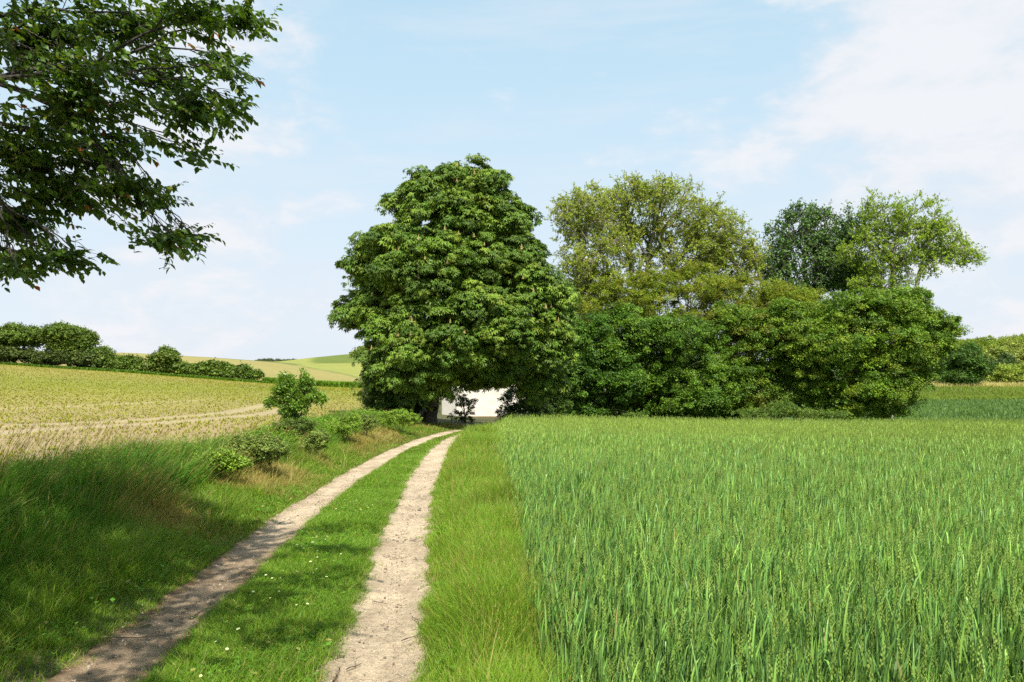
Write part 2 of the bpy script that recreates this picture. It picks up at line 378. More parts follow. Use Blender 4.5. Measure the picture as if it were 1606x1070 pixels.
def gcol(x, Y):
    px = CX + FPX * x / np.maximum(Y, 1); n = len(x)
    c = np.tile(np.array([.085, .085, .035]), (n, 1))
    nz = fbm(x, Y, .35, 2)[:, None]
    soil = np.array([.29, .22, .11]); mgr = np.array([.21, .188, .032]); org = np.array([.26, .225, .075])
    f = (x < belt(Y)) & (Y < 150)
    far = ss((Y - 16) / 45)[:, None]
    band = np.exp(-((Y - 78) / 24) ** 2)[:, None]      # greener strip of young crop
    mc = soil * (1 - .75 * far) + mgr * .75 * far
    mc = mc * (1 - .55 * band) + np.array([.16, .20, .022]) * .55 * band
    mc = mc * (1 - .4 * ss((Y - 100) / 30)[:, None]) + np.array([.27, .235, .055]) * .4 * ss((Y - 100) / 30)[:, None]
    tm = tram(x, Y)[:, None] * .6; mc = mc * (1 - tm) + np.array([.37, .30, .18]) * tm
    c = np.where(f[:, None], mc * (.88 + .24 * nz), c)
    h = (Y >= 150) & (px < 760)
    c = np.where(h[:, None], org * (.93 + .14 * nz), c)
    y2 = h & (Y > hill_line(px)) & (px > 420)
    c = np.where(y2[:, None], np.array([.24, .25, .06]), c)
    md = h & (px > 490) & (Y > 450)
    c = np.where(md[:, None], np.array([.12, .155, .03]), c)
    ln = h & (np.abs(Y - hill_line(px)) < 5) & (px > 420)
    c = np.where(ln[:, None], np.array([.10, .14, .03]), c)
    ed = (px < 760) & (Y > 390) & (Y < 420) & (px < 470)
    c = np.where(ed[:, None], np.array([.12, .14, .04]), c)
    r = (px >= 760)
    c = np.where((r & (Y > 42) & (px > 1100))[:, None], np.array([.05, .11, .03]), c)
    c = np.where((r & (Y > 96))[:, None], np.array([.14, .21, .04]) * (.8 + .4 * nz), c)
    dry = r & (Y > 126) & (Y < 150)
    c = np.where(dry[:, None], np.array([.33, .29, .2]), c)
    c = np.where((r & (Y >= 150))[:, None], np.array([.08, .12, .03]), c)
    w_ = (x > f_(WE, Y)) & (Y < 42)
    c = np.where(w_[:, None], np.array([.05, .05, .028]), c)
    return c
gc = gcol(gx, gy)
nx, ny = len(xp), len(yp)
ii, jj = np.meshgrid(np.arange(nx - 1), np.arange(ny - 1)); ii, jj = ii.ravel(), jj.ravel()
quad = np.stack([jj * nx + ii, jj * nx + ii + 1, (jj + 1) * nx + ii + 1, (jj + 1) * nx + ii], 1)
fx, fy = gx[quad].mean(1), gy[quad].mean(1)
isf = (fx < belt(fy)) & (fy < 150) & (fy > -40)
ish = fy >= 150
def piece(name, mask, mat, label, cat):
    q = quad[mask]; used, inv = np.unique(q, return_inverse=True)
    o = mesh_obj(name, np.stack([gx, gy, gz], 1)[used], [inv.reshape(q.shape)], mat, None, gc[used], True)
    return tag(o, label, cat, None, 'structure')
piece('ground', ~isf & ~ish, M_ground, 'earth under the verges, the wheat and the hedge', 'ground')
piece('field', isf, M_field, 'pale sandy field of young crop rows left of the track', 'field')
piece('hills', ish, M_hill, 'rolling yellow and green fields on the far rise', 'hills')

# wheel ruts of the track
def rut(T, label, seed, wdt):
    ys = np.concatenate([np.arange(-3, 14, .05), np.arange(14, 46, .1)]); ts = np.linspace(-.5, .5, 25)
    Yg, Tg = np.meshgrid(ys, ts, indexing='ij')
    cx = f_(T, Yg)
    dx = np.gradient(f_(T, ys), ys); nrm = np.sqrt(1 + dx ** 2)[:, None]
    Xg = cx + Tg * wdt * nrm
    ww = 1.0 + .22 * (fbm(Xg * 0 + 1, Yg, .8, seed) - .5)
    rag = np.where(np.abs(Tg) > .3, .16 * (fbm(Xg, Yg, 4, seed + 3) - .5) * np.sign(Tg), 0)
    Xg = cx + (Tg * ww + rag) * wdt * nrm
    Zg = zt(Xg, Yg) + .006 + .010 * (fbm(Xg, Yg, 6, seed + 7) - .5) + .03 * (fbm(Xg * 4, Yg * .8, 1.7, seed + 17) - .5) * (np.abs(Tg) < .4) + .012 * np.clip(Yg / 15, 0, 1)
    edge = np.abs(Tg) > .47
    Zg = np.where(edge, Zg - .03, Zg)
    V = np.stack([Xg, Yg, Zg], -1).reshape(-1, 3)
    a, b = len(ys), len(ts)
    i, j = np.meshgrid(np.arange(a - 1), np.arange(b - 1), indexing='ij'); i, j = i.ravel(), j.ravel()
    q = np.stack([i * b + j, i * b + j + 1, (i + 1) * b + j + 1, (i + 1) * b + j], 1)
    base = np.array([.50, .395, .265]); dark = np.array([.20, .145, .085])
    nz = (.5 * fbm(V[:, 0], V[:, 1], 2.2, seed + 11) + .5 * fbm(V[:, 0] * 3.5, V[:, 1] * .9, 2.2, seed + 13))[:, None]; e = (np.abs(Tg.ravel()) * 2)[:, None] ** 3
    k = np.clip((nz - .42) * 2.6, 0, 1) * .5 + e * .45
    if seed == 1: k = np.clip(k + (.62 - .5 * ss((nz - .5) * 6)) * ss((11 - V[:, 1:2]) / 4), 0, 1)
    if seed == 1: dark = dark * np.array([.8, .68, .6])
    col = base * (1 - k) + dark * k
    return tag(mesh_obj('path', V, [q], M_path, None, col, True), label, 'track', None, 'structure')
rut(LR, 'left sandy wheel rut running along the grassy bank', 1, .60)
rut(RR, 'right pale sandy wheel rut beside the wheat verge', 2, .78)

# ------------------------------------------------------------------ leaf templates
def tri(*a): return np.array(a, int)
LEAF2 = (np.array([[0, 0, 0], [.3, .42, .06], [0, 1, -.05], [-.3, .42, .06]]), tri([0, 1, 2], [0, 2, 3]))
LEAF6 = (np.array([[0, 0, 0], [.2, .22, .05], [.27, .55, .05], [.0, 1, -.12], [-.27, .55, .05], [-.2, .22, .05], [0, .3, 0], [0, .62, -.02]]),
         tri([0, 1, 6], [1, 2, 7], [1, 7, 6], [2, 3, 7], [7, 3, 4], [6, 7, 5], [7, 4, 5], [0, 6, 5]))
def spray(n, size, spread, seed):
    r = rng_(seed); V, F = [], []
    for i in range(n):
        c = r.normal(0, spread, 3) * np.array([1, 1, .55]); d = unit(np.append(r.normal(0, 1, 2), r.normal(-.1, .35))); nn = unit(np.array([0, 0, 1.]) + r.normal(0, .55, 3))
        X, Y, Z = axes(d[None], nn[None]); s = size * r.uniform(.75, 1.25)
        v = c + s * (LEAF2[0][:, :1] * X + LEAF2[0][:, 1:2] * Y + LEAF2[0][:, 2:3] * Z)
        F.append(LEAF2[1] + 4 * i); V.append(v)
    return np.concatenate(V), np.concatenate(F)
def palmate():
    V, F, k = [], [], 0
    for a, L in ((-112, .62), (-66, .86), (-22, 1), (22, 1), (66, .86), (112, .62)):
        a = R(a); d = np.array([math.sin(a), math.cos(a), 0]); s = np.array([d[1], -d[0], 0])
        V += [np.zeros(3), d * .55 * L + s * .19 * L + [0, 0, .02], d * L + [0, 0, -.45 * L], d * .55 * L - s * .19 * L + [0, 0, .02], d * .55 * L + [0, 0, -.05]]
        F += [[k, k + 1, k + 4], [k + 1, k + 2, k + 4], [k, k + 4, k + 3], [k + 4, k + 2, k + 3]]; k += 5
    return np.array(V), np.array(F)
PALM = palmate()
SPRAYS = {n: [spray(n, 1, .8, 20 + n + k) for k in range(3)] for n in (4, 6, 8)}

def lobes_px(L, Y, depth=1.0):
    """lobe list in photo pixels (px, row, rx, rz[, dY]) at distance Y -> centres and radii"""
    cs, rs = [], []
    for l in L:
        px, py, rx, rz = l[:4]; dY = l[4] if len(l) > 4 else 0
        cs.append(W(px, py, Y + dY)); k = (Y + dY) / FPX
        rs.append([rx * k, (rx + rz) / 2 * k * depth, rz * k])
    return np.array(cs), np.array(rs)
def sphere(n, r): return unit(r.normal(0, 1, (n, 3)))
def lobe_pts(cs, rs, n, r, lo, hi, cull=.78, floor=None, up=0.0):
    area = (rs[:, 0] * rs[:, 1] * rs[:, 2]) ** (2 / 3.); pr = area / area.sum()
    P, D = np.zeros((0, 3)), np.zeros((0, 3))
    tries = 0
    while len(P) < n and tries < 12:
        tries += 1
        k = r.choice(len(cs), n * 2, p=pr); d = sphere(n * 2, r); d[:, 2] += up * r.uniform(0, 1, n * 2); d = unit(d)
        p = cs[k] + rs[k] * d * r.uniform(lo, hi, (n * 2, 1))
        q = np.sqrt((((p[:, None] - cs[None]) / rs[None]) ** 2).sum(-1)); q[np.arange(len(p)), k] = 9
        ok = q.min(1) > cull
        if floor is not None: ok &= p[:, 2] > floor
        P = np.concatenate([P, p[ok]]); D = np.concatenate([D, d[ok]])
    return P[:n], D[:n]
def sublobes(cs, rs, m, r, k0=.34, k1=.6, shrink=.86):
    C_, S_ = [cs], [rs * shrink]
    for _ in range(m):
        d = sphere(len(cs), r); d[:, 2] += .25; d = unit(d); C_.append(cs + rs * d * r.uniform(.62, .95, (len(cs), 1))); S_.append(rs * r.uniform(k0, k1, (len(cs), 1)) * r.uniform(.8, 1.2, (len(cs), 3)))
    return np.concatenate(C_), np.concatenate(S_)
def dense_crown(g, cs, rs, r, n_cl, cl_r, per, size, cols, floor=None, palm=False, ncl=6, inner=.6, rag=.25, ragx=1.18, gap=1.0, flat=.72, up=.7, droop=.35):
    """clumps of leaves set over the lobes; cols = list of base colours, one chosen per clump"""
    P, D = lobe_pts(cs, rs, int(n_cl * 1.5), r, .80, 1.04, floor=floor)
    keep = []                                            # leave seams between the clumps
    for i in range(len(P)):
        if not keep or (((P[keep] - P[i]) ** 2 * [1, 1, 1.7]).sum(1)).min() > (cl_r * gap) ** 2: keep.append(i)
        if len(keep) >= n_cl: break
    n0, n_cl = n_cl, len(keep); P, D = P[keep], D[keep]
    ni = int(n0 * inner)
    Pi, Di = lobe_pts(cs, rs, ni, r, .1, .74, cull=.0, floor=floor)
    nt = int(n_cl * rag); Pt, Dt = lobe_pts(cs, rs, nt, r, 1.0, ragx, cull=.95, floor=floor, up=.5); nt = len(Pt)
    no = len(P); P = np.concatenate([P, Pi, Pt]); D = np.concatenate([D, Di, Dt]); n = len(P)
    cr = cl_r * r.uniform(.4, 1.5, n); cr[n - nt:] *= .45
    cols = np.array(cols); ci = cols[r.choice(len(cols), n)] * r.uniform(.8, 1.2, (n, 1))
    k = np.repeat(np.arange(n), per)
    d2 = unit(sphere(len(k), r) + .6 * D[k] + np.array([0, 0, .55]))
    rad = cr[k, None] * np.where(r.uniform(size=(len(k), 1)) < .25, r.uniform(.2, .8, (len(k), 1)), r.uniform(.8, 1.05, (len(k), 1)))
    pos = P[k] + d2 * rad * np.array([1, 1, flat])
    nrm = unit(.85 * d2 + .2 * D[k] + np.array([0, 0, up * .6]) + r.normal(0, .32, (len(k), 3)))
    dr = unit(d2 * np.array([1, 1, .3]) + r.normal(0, .35, (len(k), 3)) + np.array([0, 0, -droop]))
    c = ci[k] * r.uniform(.8, 1.2, (len(k), 1)); c[:, 0] *= r.uniform(.88, 1.15, len(k))
    X, Yv, Z = axes(dr, nrm); sc_ = size * r.uniform(.7, 1.25, len(k)) * np.where((k >= no) & (k < no + ni), 1.35, 1)
    if palm: stamp(g, *PALM, pos, X, Yv, Z, sc_, c)
    else:
        for t in range(3):
            m = (np.arange(len(k)) % 3) == t
            stamp(g, *SPRAYS[ncl][t], pos[m], X[m], Yv[m], Z[m], sc_[m], c[m])
    return P
def dense_tree(name, label, cat, cs, rs, seed, base, n_cl, cl_r, per, size, cols, group=None, floor=None, palm=False, ncl=6,
               ntar=60, rtip=.02, bark=(.11, .09, .065), mat=None, fork=None, nostem=False, sub=5, **kw):
    r = rng_(seed); cs, rs = sublobes(cs, rs, sub, r); base = np.array(base, float)
    t = thing(name, label, cat, base, group)
    g = Geo(); P = dense_crown(g, cs, rs, r, n_cl, cl_r, per, size, cols, floor, palm, ncl, **kw)
    g.build('crown' if not nostem else 'foliage', mat or M_leaf, t)
    if fork is None: fork = base + (cs.mean(0) - base) * .3
    tg = P[r.choice(len(P), min(ntar, len(P)), replace=False)]
    gt = Geo(); tubes(gt, grow(base + [0, 0, -.15], np.array(fork), tg, rtip, r), 5, bark, r)
    gt.build('trunk' if not nostem else 'stems', M_bark, t)
    return t, P
def airy_tree(name, label, cat, cs, rs, seed, base, ntar, per, leaf, cols, spread, group=None, rtip=.02, bark=(.2, .17, .12), fork=None,
              mat=None, frac=.42, hi=1.0, lo=.35, upb=.5, sides=5, hang=.2):
    r = rng_(seed); cs, rs = sublobes(cs, rs, 2, r, shrink=.95); base = np.array(base, float); t = thing(name, label, cat, base, group)
    T1, _ = lobe_pts(cs, rs, int(ntar * .5), r, .7, hi + .1, cull=.6); T2, _ = lobe_pts(cs, rs, int(ntar * .5), r, lo, .85, cull=0)
    T = np.concatenate([T1, T2])
    if fork is None: fork = base + (cs.mean(0) - base) * .35
    segs = grow(base + [0, 0, -.15], np.array(fork, float), T, rtip, r, upb=upb, frac=frac, expo=.37)
    nT = len(T); nb = 3; kb = np.repeat(np.arange(nT), nb)
    td = unit(sphere(nT * nb, r) + np.array([0, 0, .35 * upb])); tl = spread * r.uniform(.9, 1.9, nT * nb)
    tw = [(T[i], T[i] + q * l, .007, .003) for i, q, l in zip(kb, td, tl)]
    gt = Geo(); tubes(gt, segs, sides, bark, r); tubes(gt, tw, 3, bark, r); gt.build('trunk', M_bark, t)
    g = Geo(); kk = np.repeat(np.arange(nT * nb), max(1, per // nb)); k = kb[kk]; cols = np.array(cols)
    tc2 = cols[r.choice(len(cols), nT)] * r.uniform(.85, 1.15, (nT, 1))
    pos = T[k] + td[kk] * (tl[kk] * r.uniform(.1, 1.05, len(kk)))[:, None] + sphere(len(kk), r) * leaf * .75 * r.uniform(.1, 1, (len(kk), 1))
    d = unit(r.normal(0, 1, (len(k), 3)) + np.array([0, 0, -hang])); nn = unit(r.normal(0, .7, (len(k), 3)) + np.array([0, -.3, .7]))
    X, Yv, Z = axes(d, nn); c = tc2[k] * r.uniform(.75, 1.25, (len(k), 1))
    stamp(g, *LEAF2, pos, X, Yv, Z, leaf * r.uniform(.7, 1.3, len(k)), c)
    g.build('crown', mat or M_soft, t)
    return t

# ------------------------------------------------------------------ horse chestnut
Yc = 36.0
CH = [(735, 300, 52, 44), (680, 306, 36, 30), (632, 318, 20, 16, .8), (772, 330, 42, 44), (700, 350, 84, 62), (792, 372, 38, 46), (625, 385, 40, 40, .5),
      (610, 410, 62, 42, -.4), (690, 430, 92, 66, -1.0), (770, 430, 76, 66, -.3), (578, 425, 34, 34), (600, 470, 50, 42, .4), (548, 492, 22, 17, .5), (541, 508, 14, 20, .6),
      (840, 455, 38, 44, -.2), (800, 500, 74, 60, -1.6), (865, 500, 30, 45, -.4), (700, 520, 88, 58, -1.8), (620, 520, 52, 40, -1.2), (632, 575, 58, 50, -2.2),
      (684, 572, 44, 32, -1.6), (775, 566, 66, 36, -1.0), (845, 555, 48, 44, -.8), (600, 600, 26, 38, -.8), (650, 610, 46, 26, -1.6), (730, 588, 46, 20, .4), (860, 598, 30, 26, .2), (822, 585, 40, 26, .2)]
cs, rs = lobes_px(CH, Yc, 1.05)
cb = np.append(W(672, 655, 36.6)[:2], 0); cb[2] = zt(cb[0:1], cb[1:2])[0]
chest, chP = dense_tree('chestnut_tree', 'big dense horse chestnut in flower at the end of the track', 'tree', cs, rs, 11, cb,
    950, .58, 56, .165, [(.066, .13, .022), (.08, .152, .025), (.094, .17, .028), (.052, .106, .02), (.11, .182, .032)], palm=True, ntar=130, rtip=.028, inner=1.3, rag=.35, ragx=1.14, flat=.6, gap=1.1,
    bark=(.09, .075, .055), fork=cb + np.array([.2, -.2, 2.6]))
r = rng_(5)
sel = chP[:330][r.choice(330, 150, replace=False)]; sel = sel[(sel[:, 1] < Yc + .5)]
for k, p in enumerate(sel[:90]):                      # flower candles: one closed knobbly cone of blossom each
    a = np.linspace(0, 2 * np.pi, 7, endpoint=False); V = [[0, 0, 0]]; lv = 7
    for i in range(lv):
        rad = (.05 * (1 - i / lv) ** .8 + .004) * (1.25 if i % 2 else .8)
        V += [[rad * math.cos(q + i) * r.uniform(.7, 1.3), rad * math.sin(q + i) * r.uniform(.7, 1.3), .012 + i * .03 + r.uniform(0, .008)] for q in a]
    V.append([0, 0, .24]); T = [[0, 1 + (j + 1) % 7, 1 + j] for j in range(7)] + [[1 + 7 * (lv - 1) + j, 1 + 7 * (lv - 1) + (j + 1) % 7, len(V) - 1] for j in range(7)]
    Q = [[1 + 7 * i + j, 1 + 7 * i + (j + 1) % 7, 8 + 7 * i + (j + 1) % 7, 8 + 7 * i + j] for i in range(lv - 1) for j in range(7)]
    V = np.array(V) * r.uniform(.8, 1.2); cc = np.tile([.40, .33, .24], (len(V), 1)) * r.uniform(.75, 1.15, (len(V), 1)); cc[r.uniform(size=len(V)) < .2] = (.36, .16, .12)
    mesh_obj('flower_candle', V + p + np.array([0, -.2, .36]) - np.array(chest.location), [np.array(T), np.array(Q)], M_soft, chest, cc)

# ivy-clad lower trunk on the left side of the chestnut and the dark shrubs under it
def bush(name, label, L, Y, seed, cols, n_cl=120, cl_r=.2, per=14, size=.06, group=None, depth=1.0, mat=None, ncl=6, ntar=24, rtip=.012, cat='bush', basepx=None, nostem=True, bark=(.11, .09, .065), **kw):
    kw = {**dict(rag=.5, ragx=1.35), **kw}
    cs, rs = lobes_px(L, Y, depth)
    bx = cs[:, 0].mean() if basepx is None else W(basepx, 600, Y)[0]
    b = np.array([bx, Y, 0.]); b[2] = zt(b[0:1], b[1:2])[0]
    fl = b[2] + .02
    return dense_tree(name, label, cat, cs, rs, seed, b, n_cl, cl_r, per, size, cols, group, fl, False, ncl, ntar=ntar, rtip=rtip, mat=mat, nostem=nostem, bark=bark, **kw)
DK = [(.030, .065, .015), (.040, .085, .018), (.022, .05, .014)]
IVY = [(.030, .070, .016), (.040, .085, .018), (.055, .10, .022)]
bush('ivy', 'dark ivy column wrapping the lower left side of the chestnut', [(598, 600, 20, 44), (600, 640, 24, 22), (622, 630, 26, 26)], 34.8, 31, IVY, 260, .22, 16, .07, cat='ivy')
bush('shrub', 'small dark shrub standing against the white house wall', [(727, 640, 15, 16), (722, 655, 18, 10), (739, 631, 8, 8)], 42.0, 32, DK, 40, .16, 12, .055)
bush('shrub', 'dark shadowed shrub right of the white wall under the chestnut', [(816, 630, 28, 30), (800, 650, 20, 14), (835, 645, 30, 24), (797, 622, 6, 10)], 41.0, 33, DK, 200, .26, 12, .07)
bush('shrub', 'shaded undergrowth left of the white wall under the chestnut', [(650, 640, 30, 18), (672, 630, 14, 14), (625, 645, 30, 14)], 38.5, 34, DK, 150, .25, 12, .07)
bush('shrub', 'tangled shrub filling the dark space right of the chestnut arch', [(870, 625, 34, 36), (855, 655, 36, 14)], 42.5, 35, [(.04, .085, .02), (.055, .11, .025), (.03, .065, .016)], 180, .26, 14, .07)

# ------------------------------------------------------------------ belt of hedge trees right of the chestnut
Yh = 44.5
G1 = [(.058, .13, .018), (.075, .158, .02), (.045, .105, .016), (.09, .175, .024)]
G2 = [(.075, .15, .02), (.095, .178, .022), (.06, .125, .018), (.11, .18, .026)]
G3 = [(.048, .115, .018), (.065, .148, .022), (.036, .09, .015)]
hg = 'broad leafed trees standing in the hedge behind the wheat'
def htree(label, L, dY, seed, cols, n_cl, name='hedge_tree', **kw):
    return bush(name, label, L, Yh + dY, seed, cols, int(n_cl * .75), .52, 44, .085, hg, 1.25, ncl=6, rag=.4, ragx=1.2, flat=.55, gap=1.1, inner=.8, ntar=50, rtip=.02, cat='tree', nostem=False, **kw)
htree('dark bushy hedge tree closest to the right side of the chestnut', [(915, 560, 40, 52), (900, 610, 42, 42), (930, 515, 26, 24), (955, 590, 34, 52), (905, 645, 40, 20)], -.5, 41, G3, 420)
htree('mid green hedge tree with thin bare stems at its foot, second from the chestnut', [(985, 545, 48, 44), (970, 500, 26, 18), (1005, 600, 46, 44), (975, 640, 46, 22), (1020, 520, 26, 20)], .4, 42, G1, 430)
htree('broad rounded green hedge tree third from the chestnut, below the great pale tree', [(1075, 570, 54, 54), (1050, 525, 36, 24), (1110, 530, 30, 22), (1060, 625, 56, 36), (1110, 610, 42, 46)], -.6, 43, G1, 480)
htree('hedge tree with orange tinged young tips in the middle of the hedge', [(1170, 545, 52, 42), (1150, 505, 34, 22), (1200, 510, 34, 20), (1165, 605, 52, 50), (1185, 640, 44, 22)], .6, 44, G2 + [(.12, .15, .03)], 440)
htree('yellowish green hedge tree between the orange tipped tree and the big end tree', [(1255, 540, 46, 46), (1240, 500, 34, 26), (1245, 595, 50, 50), (1280, 630, 46, 28)], -.2, 45, G2, 430)
htree('biggest spreading hedge tree at the right end, overhanging the wheat with layered boughs', [(1340, 510, 62, 48), (1400, 500, 54, 40), (1300, 560, 50, 56), (1380, 560, 66, 52), (1445, 515, 38, 30), (1466, 520, 32, 20), (1452, 548, 36, 26), (1440, 560, 42, 34),
      (1360, 615, 58, 42), (1420, 605, 34, 34), (1320, 630, 50, 30), (1385, 640, 30, 22), (1350, 475, 34, 20), (1420, 470, 40, 16)], -1.2, 46, [(.082, .165, .02), (.105, .195, .024), (.06, .128, .018), (.12, .19, .026)], 1300)
htree('low dark shrubby growth at the foot of the hedge centre', [(1120, 640, 60, 20), (1210, 645, 50, 16), (1040, 645, 50, 18)], 1.6, 47, G3, 240, name='hedge_shrub')
# back rank: olive and yellow green crowns showing over the hedge
OL = [(.165, .195, .034), (.185, .215, .038), (.135, .17, .03), (.195, .205, .045)]
def olive(label, L, dY, seed, n, cols=OL): return bush('maple_tree', label, L, Yh + dY, seed, cols, n, .5, 36, .08, 'olive green maples rising behind the hedge', 1.2, mat=M_soft, ncl=6, rag=.6, ragx=1.25, ntar=70, rtip=.02, cat='tree', nostem=False, inner=.3)
olive('olive green maple rising behind the hedge just right of the chestnut', [(945, 500, 44, 34), (960, 465, 34, 26), (925, 530, 34, 34)], 4.2, 51, 260)
olive('broad olive maple below the centre of the great pale tree', [(1050, 480, 56, 42), (1020, 455, 34, 26), (1080, 450, 44, 26), (1060, 520, 54, 34)], 4.6, 52, 330)
olive('olive maple with brownish tips right of the centre of the hedge', [(1150, 490, 56, 36), (1175, 465, 36, 24), (1130, 460, 28, 22), (1200, 500, 40, 30), (1150, 520, 52, 28)], 4.4, 53, 330, OL + [(.18, .17, .04)])
olive('yellow olive maple in front of the dark poplar', [(1240, 485, 44, 32), (1220, 465, 24, 18), (1275, 500, 40, 30)], 3.8, 54, 240)

# great pale tree with bare inner limbs
WL = [(.225, .265, .055), (.245, .28, .06), (.195, .235, .05), (.25, .25, .065)]
cs, rs = lobes_px([(1000, 330, 62, 50), (1060, 330, 62, 52), (1110, 360, 50, 52), (1150, 400, 40, 42), (1000, 390, 60, 46), (1080, 400, 62, 48), (1120, 430, 60, 34), (960, 340, 44, 44), (1180, 410, 18, 26)], 52, 1.0)
b = on(W(1005, 600, 52)[0], 52.0)
airy_tree('willow_tree', 'great pale olive spreading tree with visible fan of limbs, tallest of those behind the hedge', 'tree', cs, rs, 61, b, 1700, 46, .12, WL, .38, 'tall airy trees behind the hedge', rtip=.016, bark=(.22, .185, .13), fork=W(1000, 480, 52), hang=.5)
cs, rs = lobes_px([(895, 340, 32, 44), (930, 330, 34, 46), (905, 400, 40, 50), (950, 400, 36, 46), (890, 450, 28, 40), (935, 450, 40, 40)], 50, 1.1)
b = on(W(915, 600, 50)[0], 50.0)
airy_tree('willow_tree', 'pale thin leaved tree with upright grey stems just right of the chestnut top', 'tree', cs, rs, 62, b, 900, 44, .11, WL, .33, 'tall airy trees behind the hedge', rtip=.017, bark=(.26, .23, .18), fork=W(915, 530, 50), upb=1.1, hang=.5)
# dark poplar pair and pale poplar
DP = [(.055, .12, .036), (.07, .145, .042), (.045, .10, .033)]
cs, rs = lobes_px([(1245, 365, 34, 38), (1285, 355, 34, 34), (1262, 410, 60, 44), (1215, 420, 34, 34), (1300, 420, 44, 44), (1240, 450, 60, 30), (1250, 342, 12, 18), (1232, 350, 9, 14), (1295, 338, 10, 14), (1218, 390, 12, 16)], 54, 1.1)
b = on(W(1262, 600, 54)[0], 54.0)
airy_tree('poplar_tree', 'dark blue green poplar with a double ragged top', 'tree', cs, rs, 63, b, 800, 30, .17, DP, .40, 'tall airy trees behind the hedge', rtip=.02, bark=(.12, .1, .08), fork=W(1262, 500, 54), mat=M_leaf, upb=1.0)
cs, rs = lobes_px([(1335, 360, 26, 36), (1330, 410, 36, 46), (1350, 440, 34, 30)], 53, 1.0)
b = on(W(1335, 600, 53)[0], 53.0)
airy_tree('poplar_tree', 'narrow dark green poplar squeezed against the pale one', 'tree', cs, rs, 64, b, 380, 30, .16, DP, .40, 'tall airy trees behind the hedge', rtip=.02, bark=(.12, .1, .08), fork=W(1335, 500, 53), mat=M_leaf, upb=1.0)
PP = [(.205, .27, .045), (.235, .30, .05), (.18, .24, .04)]
cs, rs = lobes_px([(1385, 345, 36, 38), (1440, 340, 44, 36), (1410, 385, 56, 40), (1470, 375, 38, 34), (1500, 395, 28, 26), (1526, 405, 20, 14), (1450, 412, 44, 24), (1370, 400, 34, 40), (1400, 440, 46, 26), (1360, 450, 26, 26)], 50, 1.0)
b = on(W(1395, 600, 50)[0], 50.0)
airy_tree('poplar_tree', 'light green poplar leaning right, rightmost of the tall trees, pale branches showing', 'tree', cs, rs, 65, b, 950, 44, .12, PP, .36, 'tall airy trees behind the hedge', rtip=.016, bark=(.26, .235, .18), fork=W(1400, 540, 50), upb=.7, frac=.5)

# brambles at the wheat edge
def bramble(label, L, Y, seed, n): bush('bramble', label, L, Y, seed, [(.075, .14, .03), (.10, .17, .04), (.055, .11, .028)], n, .16, 12, .05, 'brambles along the far wheat edge', 1.4, cat='bramble', ntar=14, rtip=.006)
bramble('low bramble mound at the foot of the hedge centre', [(1190, 650, 40, 8), (1225, 643, 34, 12)], 41.2, 71, 110)
bramble('long low bramble mound left of the big end tree', [(1270, 650, 40, 8), (1310, 653, 30, 6)], 41.4, 72, 90)
bramble('small nettle clump before the bare stems of the hedge', [(990, 655, 18, 6), (1010, 656, 12, 5)], 41.0, 73, 40)

